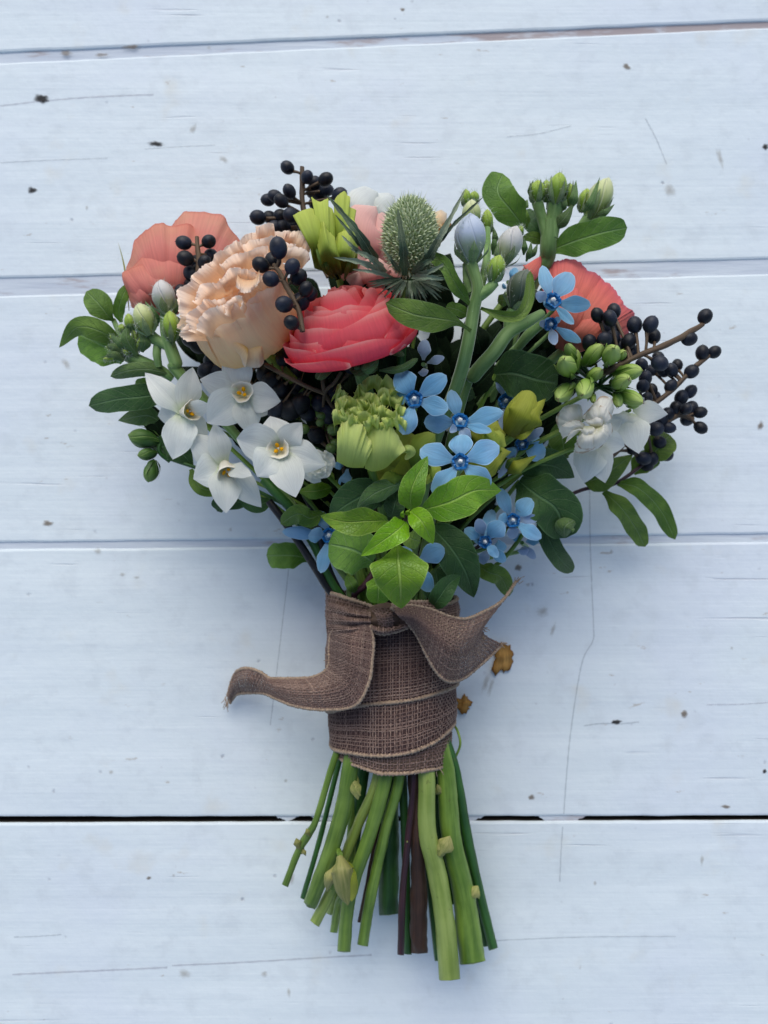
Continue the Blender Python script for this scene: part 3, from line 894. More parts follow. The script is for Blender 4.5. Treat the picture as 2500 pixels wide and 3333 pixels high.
# ------------------------------------------------------------------ cut stems under the ribbon
def lab_stem(name, label, pts, rad, m, bumps=(), nodes=(), crop_=R2, h0=0.046, h1=0.02, cat='flower stem', rough=0.12):
    n = len(pts)
    q = []
    for i, (x, y) in enumerate(pts):
        X, Y = crop_(x, y)
        q.append((X, Y, h0 + (h1 - h0) * i / (n - 1)))
    # run up inside the wrap
    top = q[0]
    up = (top[0] * 0.7 + 1275 * 0.3, 2330, 0.6 * top[2] + 0.4 * 0.034)
    pts3 = [up] + q
    rr = [r * (900 / 1659) for r in rad]
    rr = [rr[0]] + list(np.interp(np.linspace(0, 1, n), np.linspace(0, 1, len(rr)), rr))
    t = Thing(name, label, cat, P(*q[-1]), group='cut flower stems below the ribbon')
    g = ptube(pts3, rr, n=16, steps=30, bump=rough, ridge=.035)
    # cut square across, as seen from above: shear the last ring into the cutting plane
    a, b = Vector(P(*q[-1])), Vector(P(*q[-2]))
    d = (a - b).normalized()
    vw = (CAM_LOC - a).normalized()
    pn = (d - vw * d.dot(vw)).normalized()
    pn = (pn + Vector((random.uniform(-.12, .12), 0, random.uniform(-.1, .05)))).normalized()
    for i in list(range(29 * 16, 30 * 16)) + list(range(31 * 16, 32 * 16)):
        v = Vector(g.V[i])
        g.V[i] = v - d * ((v - a).dot(pn) / d.dot(pn))
    t.part('stalk', g, M_[m])
    R = rr[-1] * mm(q[-1][2])
    tilt_ = pn
    k_ = 16
    dv = [(0, 0, R * .10)] + [(R * .97 * math.cos(6.2832 * q / k_), R * .97 * math.sin(6.2832 * q / k_), 0) for q in range(k_)]
    el = Geo(dv, [(0, q + 1, (q + 1) % k_ + 1) for q in range(k_)], [(.5, 0)] + [(.5, 1)] * k_).moved(frame(a + d * R * 0.04, tilt_))
    t.part('cut_face', el, M_['cut'] if 'brown' not in m and 'maroon' not in m else M_['twig'], smooth=False)
    for (x, y, s, ang) in nodes:
        X, Y = crop_(x, y)
        hh = np.interp(Y, [k[1] for k in q], [k[2] for k in q]) + s * 0.00006 * 0.8
        L = s * 1.5
        dx, dy = math.cos(math.radians(ang)), -math.sin(math.radians(ang))
        rad_ = s * .5
        nd = ellipsoid(1, 1, 1, 14, 9, lambda a_, t_: 1 + .18 * noise.noise((math.cos(a_) * 2 + x, math.sin(a_) * 2, t_ * 2)))
        c0 = P(X, Y, hh - .0015)
        g = nd.moved(Matrix.Translation(c0) @ Matrix.Rotation(math.radians(-20), 4, 'Z') @ Matrix.Diagonal((rad_ * mm(hh) * .72, rad_ * mm(hh) * .95, rad_ * mm(hh) * .5, 1)))
        g = g + blade([(X - dx * L * .1, Y - dy * L * .1 + s * .4, hh), (X + dx * L * .15, Y + dy * L * .15 + s * .05, hh + .0022), (X + dx * L * .35, Y + dy * L * .35 - s * .35, hh + .0016)], s * .9, 'ovate', cup=-0.6, nu=7, nt=10, wave=.1)
        g = g + blade([(X, Y - s * .3, hh + .0004), (X + dx * L * .25, Y + dy * L * .2 + s * .1, hh + .002), (X + dx * L * .4, Y + dy * L * .3 + s * .5, hh + .0005)], s * .6, 'ovate', cup=-0.4, nu=7, nt=10, wave=.1)
        t.part('leaf_node', g, M_['node'])
    return t
lab_stem('flower_stem', 'thin olive stem with two knobbly nodes, far left of the bundle', [(440, 130), (335, 480), (285, 580), (225, 680), (145, 890)], [20, 19, 24, 21, 20], 'stem_green', nodes=[(292, 575, 26, 150), (228, 645, 30, 130), (245, 680, 24, -30)], h0=.046, h1=.03)
lab_stem('flower_stem', 'slim dark green stem just behind the leftmost thick stem', [(430, 300), (350, 620), (290, 830), (248, 968)], [16, 15, 15], 'stem_deep', h0=.036, h1=.022)
lab_stem('flower_stem', 'thick green stem with a yellowish node under the ribbon, left side', [(540, 150), (500, 400), (420, 680), (345, 880), (290, 1010)], [48, 50, 46, 40], 'stem_green', nodes=[(548, 275, 62, -60)], h0=.049, h1=.03)
lab_stem('flower_stem', 'green stem with a withered bud, cut short at lower left', [(700, 240), (600, 480), (510, 700), (420, 920), (322, 1118)], [32, 30, 32, 30], 'stem_light', h0=.046, h1=.024)
lab_stem('flower_stem', 'fresh green stem running down to the left, end cut square', [(748, 220), (665, 540), (570, 820), (520, 1020), (497, 1285)], [42, 40, 38, 40], 'stem_green', h0=.05, h1=.026)
lab_stem('flower_stem', 'slim bright green stem ending left of the dark brown ones', [(830, 220), (745, 560), (665, 920), (610, 1248)], [32, 32, 32], 'stem_green', h0=.048, h1=.024)
lab_stem('flower_stem', 'thin brown stem hidden between two green stems', [(700, 520), (660, 800), (598, 1110)], [20, 20], 'stem_brown', h0=.034, h1=.018)
lab_stem('flower_stem', 'broad dark green stem lying low behind the middle of the bundle', [(760, 260), (768, 650), (766, 1060)], [60, 58], 'stem_deep', h0=.03, h1=.014)
lab_stem('flower_stem', 'slim green stem between the maroon and the brown stem', [(850, 260), (868, 700), (880, 1300)], [24, 24], 'stem_deep', h0=.036, h1=.018)
lab_stem('flower_stem', 'thin maroon stem crossing the middle of the bundle', [(918, 210), (880, 620), (850, 950), (838, 1305)], [19, 20, 20], 'stem_maroon', h0=.05, h1=.026, nodes=[(872, 628, 9, 20)])
lab_stem('flower_stem', 'thick dark brown woody stem with a ragged cut end', [(925, 230), (940, 700), (948, 1000), (945, 1292)], [42, 46, 50], 'stem_brown', h0=.046, h1=.02, rough=0.3)
lab_stem('flower_stem', 'longest pale green stem with one tan node, front of the bundle', [(990, 180), (998, 560), (1058, 820), (1105, 1120), (1134, 1450)], [50, 54, 58, 62], 'stem_light', h0=.05, h1=.026, nodes=[(1082, 660, 62, 30)], rough=0.08)
lab_stem('flower_stem', 'thick deep green stem with a brown node, right side', [(1105, 200), (1140, 600), (1215, 930), (1270, 1350)], [56, 62, 76], 'stem_green', h0=.044, h1=.022, nodes=[(1255, 930, 50, 10), (1090, 320, 40, 160)])
lab_stem('flower_stem', 'slender dark green stem at the far right of the bundle', [(1160, 170), (1235, 580), (1310, 930), (1395, 1270)], [28, 30, 28], 'stem_deep', h0=.042, h1=.016)
lab_stem('flower_stem', 'short slim stem peeping out behind the right thick stem', [(1180, 500), (1280, 900), (1345, 1255)], [16, 16], 'stem_deep', h0=.03, h1=.012)
lab_stem('flower_stem', 'narrow shaded stem behind the longest pale stem', [(960, 300), (1010, 900), (1058, 1340)], [18, 16], 'stem_deep', h0=.03, h1=.014)
lab_stem('flower_stem', 'short green stem end showing left of the withered bud', [(520, 800), (465, 1000), (436, 1170)], [26, 22], 'stem_green', h0=.03, h1=.016)
lab_stem('flower_stem', 'stubby lime stem end low on the left', [(540, 700), (460, 900), (418, 1060)], [26, 26], 'stem_light', h0=.028, h1=.014)
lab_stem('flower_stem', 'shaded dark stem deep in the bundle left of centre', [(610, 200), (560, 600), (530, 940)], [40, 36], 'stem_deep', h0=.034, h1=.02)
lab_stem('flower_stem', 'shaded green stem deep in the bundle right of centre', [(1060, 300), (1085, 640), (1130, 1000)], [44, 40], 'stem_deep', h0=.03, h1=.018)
t = Thing('withered_bud', 'withered pale yellow bud with brown tip among the cut stems', 'bud', P(*R2(500, 850), .045))
t.part('bud_sheath', blade([(*R2(470, 705), .046), (*R2(490, 820), .052), (*R2(520, 1010), .046)], 70, 'oblong', cup=-0.9, wave=.08) , M_['node'])
t.part('bud_sheath', blade([(*R2(480, 720), .044), (*R2(525, 840), .049), (*R2(545, 985), .046)], 52, 'oblong', cup=-0.6, wave=.1), M_['olive_lime'])
t.part('stalk', ptube([(*R2(475, 705), .046), (*R2(455, 690), .04), (*R2(430, 900), .036)], [9, 11, 14]), M_['stem_green'])
t.part('withered_leaf', blade([(*R2(450, 760), .042), (*R2(410, 850), .046), (*R2(395, 930), .04)], 40, 'ovate', cup=-0.4), M_['node'])
t = Thing('tendril', 'thin looped green tendril at the right edge of the ribbon', 'tendril', P(*R2(1185, 0), .04))
t.part('thread', ptube([(*R2(1150, 150), .04), (*R2(1188, 70), .042), (*R2(1194, 20), .042), (*R2(1178, -40), .04), (*R2(1160, -70), .036)], 4, n=6), M_['stem_green'])

# ------------------------------------------------------------------ burlap ribbon
ribbon = Thing('burlap_ribbon', 'brown burlap ribbon wrapped and knotted round the stems with two loose tails', 'ribbon', P(1275, 2200, 0.034))
XC, ZC = 1277.0, 0.034
def band_pt(phi, y, rpx, extra=0.0):
    """point on the wrap: phi 0 = right, 90 deg = towards the camera"""
    R = rpx * mm(ZC) + extra
    c = P(XC, y, ZC)
    return Vector((c.x + R * math.cos(phi), c.y, ZC + R * math.sin(phi) * 1.0))
def band(name, top, bot, rt, rb, m, extra=0.0, n=64, nv=16, bulge=0.0005, rope_top=False, rope_bot=True, wob=1.0):
    """top/bot: y (photo px, at wrap height) at x fractions -1..1 across the front, from R1 crop values"""
    V, UV = [], []
    xs = np.linspace(-1, 1, len(top))
    ft = lambda c: float(np.interp(c, xs, top))
    fb = lambda c: float(np.interp(c, np.linspace(-1, 1, len(bot)), bot))
    for j in range(nv):
        s = j / (nv - 1)
        for i in range(n):
            phi = 6.2832 * i / n
            c = math.cos(phi)
            front = math.sin(phi) > 0
            y0, y1 = ft(c), fb(c)
            if not front:
                k = -math.sin(phi)
                y0 = (1 - k) * y0 + k * (ft(-1) + ft(1)) / 2
                y1 = (1 - k) * y1 + k * (fb(-1) + fb(1)) / 2
            y = y0 + (y1 - y0) * s
            rp = rt + (rb - rt) * s
            ex = extra + bulge * math.sin(math.pi * s) + wob * 0.0006 * noise.noise((c * 3, math.sin(phi) * 3, y * 0.012)) + wob * 0.00035 * noise.noise((c * 9, math.sin(phi) * 9, y * 0.03))
            p = band_pt(phi, y, rp, ex)
            V.append(list(p))
            UV.append((phi * rp * mm(ZC), s * (y1 - y0) * mm(ZC)))
    g = Geo(V, gridfaces(n, nv, 0, True), UV)
    o = ribbon.part(name, g, m)
    WEAVE_N[0] += 1
    weave(o, V, nv, n, True, seed=WEAVE_N[0])
    for flag, j in ((rope_top, 0), (rope_bot, nv - 1)):
        if flag:
            edge = [np.array(V[j * n + i]) for i in range(n)] + [np.array(V[j * n])]
            ribbon.part('selvedge', rope(edge, 0.00085), M_['rope'], parent=o)
    return o
def weave(parent, V, nv, nu, closed, pitch=0.0012, seed=1, wid=0.00021, lift=0.00024):
    """single jute threads laid over and under one another on a cloth grid (nv rows, nu columns)"""
    r_ = np.random.default_rng(seed)
    A = np.array(V, float).reshape(nv, nu, 3)
    if closed:
        A = np.concatenate([A, A[:, :1]], axis=1)
        nu += 1
    du = np.linalg.norm(np.diff(A, axis=1), axis=2).mean(0).sum()
    dv = np.linalg.norm(np.diff(A, axis=0), axis=2).mean(1).sum()
    NU, NV = max(3, int(du / pitch)), max(3, int(dv / pitch))
    tu_, tv_ = np.gradient(A, axis=1), np.gradient(A, axis=0)
    N = np.cross(tu_, tv_)
    N /= np.linalg.norm(N, axis=2)[:, :, None] + 1e-12
    if (N[:, :, 2].mean() < 0 and not closed) or (closed and N[nv // 2, nu // 4, 2] < 0):
        N = -N
    def at(M, s, t):                                 # s across 0..1, t along 0..1
        x, y = np.clip(s, 0, 1) * (nu - 1), np.clip(t, 0, 1) * (nv - 1)
        i, j = np.minimum(x.astype(int), nu - 2), np.minimum(y.astype(int), nv - 2)
        fx, fy = (x - i)[:, None], (y - j)[:, None]
        return (M[j, i] * (1 - fx) + M[j, i + 1] * fx) * (1 - fy) + (M[j + 1, i] * (1 - fx) + M[j + 1, i + 1] * fx) * fy
    Vs, Fs, Us, o = [], [], [], 0
    for along in (0, 1):
        na, nb = (NV, NU) if along == 0 else (NU, NV)
        for a in range(na):
            q = np.arange(nb * 2 + 1) / (nb * 2.0)
            c = (a + .5 + r_.normal(0, .13)) / na + .10 / na * np.cumsum(r_.normal(0, .35, len(q))) * .5
            s, t = (q, c) if along == 0 else (c, q)
            p, n_ = at(A, s, t), at(N, s, t)
            ph = np.cos(np.pi * (q * nb * 1.0) + np.pi * a + (0 if along == 0 else np.pi))
            p = p + n_ * (lift * (1.05 + ph))[:, None]
            T = np.gradient(p, axis=0)
            L = np.cross(n_, T)
            L /= np.linalg.norm(L, axis=1)[:, None] + 1e-12
            w_ = wid * r_.uniform(.65, 1.35) * (1 + .25 * r_.normal(0, 1, len(q)))[:, None]
            k = len(q)
            Vs += [p - L * w_, p + n_ * wid * .6, p + L * w_]
            col = r_.random()
            Us += [np.stack([np.full(k, col), q * nb * .25], 1)] * 3
            for i in range(k - 1):
                Fs += [(o + i, o + i + 1, o + k + i + 1, o + k + i), (o + k + i, o + k + i + 1, o + 2 * k + i + 1, o + 2 * k + i)]
            o += 3 * k
    ribbon.part('threads', Geo(np.vstack(Vs), Fs, np.vstack(Us)), M_['thread'], parent=parent, stuff=True)
WEAVE_N = [0]
def rope(pts, r, step=0.00075):
    """beaded selvedge along points"""
    p = np.array([list(q) for q in pts])
    seg = np.linalg.norm(np.diff(p, axis=0), axis=1)
    L = seg.sum()
    k = max(8, int(L / step))
    s = np.concatenate([[0], np.cumsum(seg)])
    q = np.array([np.interp(np.linspace(0, L, k), s, p[:, a]) for a in range(3)]).T
    T = np.gradient(q, axis=0)
    T /= np.linalg.norm(T, axis=1)[:, None] + 1e-12
    A = np.cross(T, np.array([0.13, 0.21, 0.97]))
    A /= np.linalg.norm(A, axis=1)[:, None] + 1e-12
    B = np.cross(A, T)
    V, UV, n = [], [], 7
    for j in range(k):
        rr = r * (1 + 0.2 * (1 if j % 2 else -1) + 0.35 * (random.random() - .5))
        for i in range(n):
            a = 6.2832 * i / n + j * 0.5
            V.append(q[j] + rr * (A[j] * math.cos(a) + B[j] * math.sin(a)))
            UV.append((i / n, j / k))
    return Geo(V, gridfaces(n, k, 0, True), UV)
Y = lambda *v: [1850 + a * 0.63291 for a in v]
# note: front surface is nearer than the wrap centre, so rows are given at the silhouette height
def depersp(ys):
    """photo y of the front surface -> y of the same row at wrap-centre height"""
    out = []
    for i, y in enumerate(ys):
        c = -1 + 2 * i / (len(ys) - 1)
        h = ZC + 0.027 * math.sqrt(max(0, 1 - c * c))
        wy = P(XC, y, h).y
        p0, p1 = P(XC, 1800, ZC).y, P(XC, 2800, ZC).y
        out.append(1800 + 1000 * (wy - p0) / (p1 - p0))
    return out
band('wrap_band', depersp(Y(760, 850, 880, 860, 790)), depersp(Y(930, 1015, 1058, 1055, 1035, 975)), 184, 180, M_['burlap_light'], 0.0)
band('wrap_band', depersp(Y(620, 600, 600, 560, 540)), depersp(Y(890, 938, 955, 952, 930, 880, 770)), 189, 188, M_['burlap'], 0.0014)
band('wrap_band', depersp(Y(320, 290, 280, 270, 260)), depersp(Y(715, 700, 686, 676, 660, 625, 575)), 188, 189, M_['burlap'], 0.0027)
band('wrap_band', depersp(Y(110, 165, 225, 205, 150)), depersp(Y(340, 315, 300, 300, 290)), 182, 182, M_['burlap_light'], 0.0038, rope_top=True, rope_bot=False, wob=2.5)
# closing the inside of the wrap with a stem core
ribbon.part('inner_wrap', ptube([(1277, 1975, .034), (1277, 2200, .034), (1277, 2440, .034)], [150, 168, 160], n=24), M_['stem_deep'])

def cloth(curves, nv, nu, th=0.0):
    """loft through curves (each list of world pts), nv along, nu across"""
    rows = np.array([cr(np.array([list(p) for p in c]), nv) for c in curves])      # k,nv,3
    V, UV = [], []
    acc = 0.0
    prev = None
    for j in range(nv):
        c = cr(rows[:, j], nu)
        if prev is not None:
            acc += np.linalg.norm(c[nu // 2] - prev[nu // 2])
        prev = c
        d = np.concatenate([[0], np.cumsum(np.linalg.norm(np.diff(c, axis=0), axis=1))])
        for i in range(nu):
            q = c[i] + np.array([0, 0, 0.0005 * noise.noise((c[i] * 90).tolist())])
            V.append(q)
            UV.append((d[i] if d[-1] > 0 else 0, acc))
    return Geo(V, gridfaces(nu, nv), UV)
def rpts(l):
    return [P(*R1(x, y), h) for x, y, h in l]
def tail(name, curves, m, nv=40, nu=14, ropes=(0, -1)):
    cs = [rpts(c) for c in curves]
    g = cloth(cs, nv, nu)
    o = ribbon.part(name, g, M_[m])
    WEAVE_N[0] += 1
    weave(o, g.V, nv, nu, False, seed=WEAVE_N[0])
    for k in ropes:
        ribbon.part('selvedge', rope(cr(np.array([list(p) for p in cs[k]]), 60), 0.00072), M_['rope'], parent=o)
    return o
LT = [
    [(660, 285, .064), (600, 330, .054), (588, 410, .053), (590, 470, .055), (570, 525, .054), (500, 560, .048), (400, 567, .04), (280, 566, .031), (222, 528, .027), (150, 515, .022), (98, 548, .012), (64, 655, .005)],
    [(740, 285, .073), (700, 360, .074), (695, 440, .075), (690, 520, .074), (655, 590, .07), (560, 625, .061), (430, 630, .05), (310, 615, .037), (235, 590, .027), (165, 575, .024), (100, 595, .015), (68, 675, .006)],
    [(800, 290, .073), (815, 380, .074), (808, 480, .075), (790, 590, .075), (720, 705, .072), (560, 727, .06), (410, 707, .047), (310, 668, .034), (252, 644, .025), (185, 640, .017), (112, 648, .009), (78, 690, .003)]]
tail('ribbon_tail', [c[:8] for c in LT], 'burlap_tail', 46, 16)
tail('ribbon_tail', [[(q[0], q[1], q[2] + .0004) for q in c[7:]] for c in LT], 'burlap_thin', 24, 12)
tail('ribbon_tail', [
    [(900, 207, .073), (1000, 190, .072), (1110, 212, .07), (1200, 246, .068), (1290, 260, .063), (1385, 222, .055), (1475, 168, .046), (1548, 68, .036)],
    [(940, 240, .076), (1030, 258, .078), (1110, 312, .079), (1180, 368, .078), (1245, 405, .073), (1310, 390, .064), (1352, 352, .056), (1376, 300, .05)],
    [(985, 268, .074), (1042, 350, .073), (1090, 450, .073), (1140, 535, .071), (1198, 580, .068), (1275, 566, .058), (1372, 490, .044), (1476, 392, .032)]],
     'burlap_thin', 46, 20)
# the gathered knot
def knotgeo(cx, cy, h, rx, ry, rz, ang, seed):
    f = lambda a, th: 1 + 0.16 * math.sin(5 * a + seed) * math.sin(th) + 0.22 * noise.noise((math.cos(a) * 1.6 + seed, math.sin(a) * 1.6, th * 1.4))
    g = ellipsoid(rx, ry, rz, 28, 18, f)
    M = frame(P(*R1(cx, cy), h), (math.cos(math.radians(ang)), math.sin(math.radians(ang)), 0.1))
    g = g.moved(M)
    g.UV = np.array([(q[0], q[1] + q[2]) for q in g.V])
    return g
ribbon.part('knot', knotgeo(862, 264, .0665, .0058, .0072, .0085, 8, 1.0), M_['burlap_light'])
tail('knot_fold', [[(800, 215, .066), (830, 245, .074), (845, 300, .073)], [(850, 205, .071), (870, 250, .077), (880, 315, .074)], [(905, 205, .069), (915, 240, .074), (918, 308, .072)]], 'burlap_light', 14, 10, ropes=())
for dy, z, wv in ((0, .0705, 1), (26, .0715, 2), (54, .0705, 3)):
    tail('knot_fold', [[(585, 175 + dy * 2.0, .05), (680, 205 + dy * 1.6, z - .003), (800, 232 + dy, z)], [(588, 205 + dy * 2.2, .052), (690, 228 + dy * 1.6, z + .0022), (802, 246 + dy, z + .003)], [(590, 240 + dy * 2.2, .05), (690, 252 + dy * 1.6, z - .002), (805, 262 + dy, z)]], 'burlap_light' if dy < 40 else 'burlap', 18, 10, ropes=())
tail('knot_fold', [[(780, 285, .070), (820, 300, .074), (870, 308, .075), (930, 300, .073), (1015, 275, .071)], [(785, 300, .071), (825, 316, .076), (870, 324, .077), (935, 312, .074), (1018, 284, .072)], [(790, 312, .069), (828, 330, .073), (872, 336, .074), (938, 322, .072), (1022, 292, .07)]], 'burlap_light', 24, 8, ropes=(2,))
tail('knot_fold', [[(905, 190, .069), (1000, 172, .067), (1100, 172, .062), (1210, 165, .045)], [(905, 225, .072), (1005, 225, .071), (1110, 232, .067), (1215, 225, .046)], [(915, 285, .069), (1010, 285, .068), (1110, 285, .064), (1220, 280, .045)]], 'burlap_light', 20, 10, ropes=(0,))

# a few loose threads where the ribbon ends fray
g = Geo()
rf_ = random.Random(17)
for (x, y, h, dx, dy, n) in ((66, 665, .006, -10, 34, 12), (1548, 72, .036, 16, -14, 8), (1474, 392, .033, 26, 4, 8), (1374, 310, .05, 16, 6, 9), (1365, 350, .05, 18, 10, 7), (600, 460, .054, -20, 6, 7), (1150, 1030, .05, 12, 20, 6), (612, 900, .03, -14, 10, 6), (905, 210, .075, 10, -12, 6)):
    for i in range(n):
        x0, y0 = x + rf_.uniform(-14, 14), y + rf_.uniform(-14, 14)
        ex, ey = dx * rf_.uniform(.5, 1.6) + rf_.uniform(-14, 14), dy * rf_.uniform(.5, 1.6) + rf_.uniform(-14, 14)
        g = g + ptube([(*R1(x0, y0), h), (*R1(x0 + ex * .5 + rf_.uniform(-6, 6), y0 + ey * .5), h + .0012), (*R1(x0 + ex, y0 + ey), h + rf_.uniform(-.001, .001))], 1.1, n=4, steps=7, cap=False)
ribbon.part('loose_threads', g, M_['rope'], stuff=True)
# ------------------------------------------------------------------ flowers
def to_bind(t, x, y, h, r, m='stem_green', ax=None, name='stem', lead=None):
    """a stalk from (x,y,h) down to where the ribbon holds the bunch"""
    k = random.uniform(-1, 1)
    fx = 1275 + (x - 1275) * 0.16 + 30 * k
    pts = [(x, y, h)]
    if lead:
        pts += lead
    x1, y1, h1 = pts[-1]
    dx, dy = 1275 - x1, 1960 - y1
    pts += [(x1 + dx * .42, y1 + dy * .24, h1 * 0.7 + 0.036 * 0.3), (x1 + dx * .80, y1 + dy * .62, h1 * 0.3 + 0.036 * 0.7), (fx, 1960, 0.036 + 0.006 * k), (1275 + (fx - 1275) * .8, 2080, 0.034)]
    return t.part(name, ptube(pts, r, n=9, steps=26), M_[m])

def vec_axis(x0, y0, h0, x1, y1, h1):
    return P(x1, y1, h1) - P(x0, y0, h0)

# ---- coral ranunculus, the heart of the bunch
def ranunculus(name, label, base, axis, R, H, mat, layers, stem_r=22, cup_lead=None, seed=1, calyx=True, group=None, corner=(.16, .26), cn=3.2, rag=.05, jit=.12, zj=.05):
    r = random.Random(seed)
    t = Thing(name, label, 'flower', P(*base), axis, group=group)
    for (n, rk, zk, am, flare, ph0, belly) in layers:
        for i in range(n):
            phi = ph0 + 6.2832 * i / n + r.uniform(-jit, jit)
            z1 = H * zk * r.uniform(1 - zj, 1 + zj)
            rr = R * rk * r.uniform(.97, 1.03)
            rz = [(0.05 * R, 0.0), (rr * (0.75 + belly * .25), z1 * 0.2), (rr * (1.0 + .12 * belly), z1 * 0.55), (rr * (1.0 + flare), z1)]
            t.part('petal', rpetal(rz, phi, am * r.uniform(.9, 1.1), ruff=R * 0.035, rf=r.uniform(.7, 1.4), ph=r.random() * 6, corner=r.uniform(*corner), cn=cn, roff=R * 0.03 * (i % 3), rag=rag, nu=17, nt=15), M_[mat], local=True)
    if calyx:
        for i in range(5):
            phi = 6.2832 * i / 5 + .4
            rz = [(0.05 * R, -0.02 * H), (R * .45, .02 * H), (R * .7, -.04 * H), (R * .8, -.12 * H)]
            t.part('sepal', rpetal(rz, phi, .38, corner=.4, ruff=R * .02, nu=7, nt=8), M_['leaf_soft'], local=True)
    to_bind(t, *base, stem_r, 'stem_downy')
    return t
HM = lambda px, h: px * mm(h)
hr = 0.083
coral = ranunculus('coral_ranunculus', 'big coral pink ranunculus with many layered petals in the middle of the bouquet', (1162, 1160, .078), Vector((-0.22, 0.84, 0.49)), HM(198, hr), HM(222, hr), 'coral', [
    (3, .12, 1.0, 1.3, -.5, .2, .5), (3, .22, 1.04, 1.2, -.4, 1.1, .7), (4, .32, 1.05, 1.1, -.32, .5, .8), (4, .45, 1.02, 1.1, -.25, 1.4, .9),
    (4, .57, .97, 1.1, -.17, .9, 1.0), (4, .68, .91, 1.1, -.1, .1, 1.0), (4, .78, .82, 1.1, -.05, .8, 1.0), (4, .87, .70, 1.1, 0.0, .4, .95), (4, .94, .57, 1.05, .05, 1.0, .85), (4, .99, .46, .95, .10, .2, .7), (3, 1.03, .33, .85, .16, 2.5, .5)], 24, seed=5, corner=(.20, .34), cn=2.5, rag=.06, jit=.4, zj=.08)
for pts, w_ in (([(*C6(730, 300), .088), (*C6(820, 285), .094), (*C6(905, 205), .09)], 34), ([(*C6(910, 300), .087), (*C6(1080, 285), .093), (*C6(1212, 205), .088)], 24), ([(*C6(735, 320), .088), (*C6(740, 280), .092), (*C6(725, 232), .09)], 20)):
    coral.part('sepal', blade(pts, w_, 'oblong', cup=-.4), M_['leaf_soft'])
# ---- the salmon ones at either side, seen from behind the cup
t = Thing('salmon_ranunculus', 'pale salmon ranunculus on the far left behind the peach carnation', 'flower', P(*C1(900, 1280), .034))
FB = lambda C, l: [C(*p) for p in l]
for base, rim, h0, h1, bl, cp, rf_ in (
    ([(980, 1280), (1080, 1280)], [(930, 700), (985, 575), (1040, 525), (1105, 490), (1220, 486), (1340, 525), (1410, 590), (1450, 660), (1510, 760), (1580, 930)], .032, .044, .012, .008, 3),
    ([(900, 1290), (1000, 1290)], [(600, 1010), (640, 880), (662, 790), (700, 700), (750, 640), (800, 610), (880, 592), (945, 600), (1050, 590), (1150, 620), (1205, 660), (1230, 780)], .036, .050, .014, .008, 4),
    ([(880, 1290), (1020, 1290)], [(640, 1180), (625, 1060), (660, 940), (720, 860), (830, 800), (960, 790), (1080, 830), (1160, 920)], .040, .052, .014, .008, 3),
    ([(820, 1290), (960, 1300)], [(662, 1235), (620, 1100), (586, 972), (640, 930), (700, 922), (800, 905), (880, 876), (960, 900), (1040, 980)], .042, .054, .013, .007, 3),
    ([(800, 1300), (900, 1300)], [(660, 1235), (650, 1130), (690, 1030), (780, 985), (870, 1000)], .044, .056, .010, .006, 2)):
    t.part('petal', fan(FB(C1, base), FB(C1, rim), h0, h1, bl, cp, .28, rf_, 37, 14, fine=3), M_['salmon'])
to_bind(t, *C1(930, 1290), .036, 16, 'stem_downy')
t = Thing('salmon_ranunculus', 'reddish salmon ranunculus at the right behind the black berries', 'flower', P(*C4(300, 780), .04))
for base, rim, h0, h1, bl, cp, rf_ in (
    ([(240, 760), (300, 800)], [(150, 330), (195, 190), (240, 130), (300, 102), (365, 96), (440, 128), (500, 182), (570, 216), (640, 275), (690, 330), (720, 420)], .038, .050, .012, .006, 5),
    ([(300, 800), (380, 820)], [(470, 330), (520, 260), (590, 235), (650, 285), (720, 345), (770, 410), (800, 470), (850, 500), (864, 545), (838, 640), (790, 730)], .040, .050, .013, .007, 5),
    ([(260, 790), (340, 820)], [(180, 480), (230, 330), (330, 270), (450, 290), (540, 370), (590, 470)], .042, .052, .012, .007, 4),
    ([(310, 810), (420, 830)], [(420, 560), (510, 480), (610, 470), (690, 520), (740, 620), (740, 720)], .043, .052, .011, .006, 4)):
    t.part('petal', fan(FB(C4, base), FB(C4, rim), h0, h1, bl, cp, .14, rf_ * .6, 61, 16, fine=7), M_['salmon_red'])
to_bind(t, *C4(320, 810), .04, 16, 'stem_downy')
t = Thing('salmon_petal_bud', 'small salmon red petal tip showing between the buds above the blue flower', 'petal', P(1730, 900, .05))
t.part('petal', blade([(1690, 905, .05), (1725, 885, .056), (1765, 832, .052)], 62, 'leaf', cup=-.4), M_['salmon_red'])
t.part('petal', blade([(1680, 925, .045), (1715, 895, .05), (1735, 850, .047)], 50, 'leaf', cup=-.3), M_['salmon_red'])
to_bind(t, 1690, 915, .047, 10)

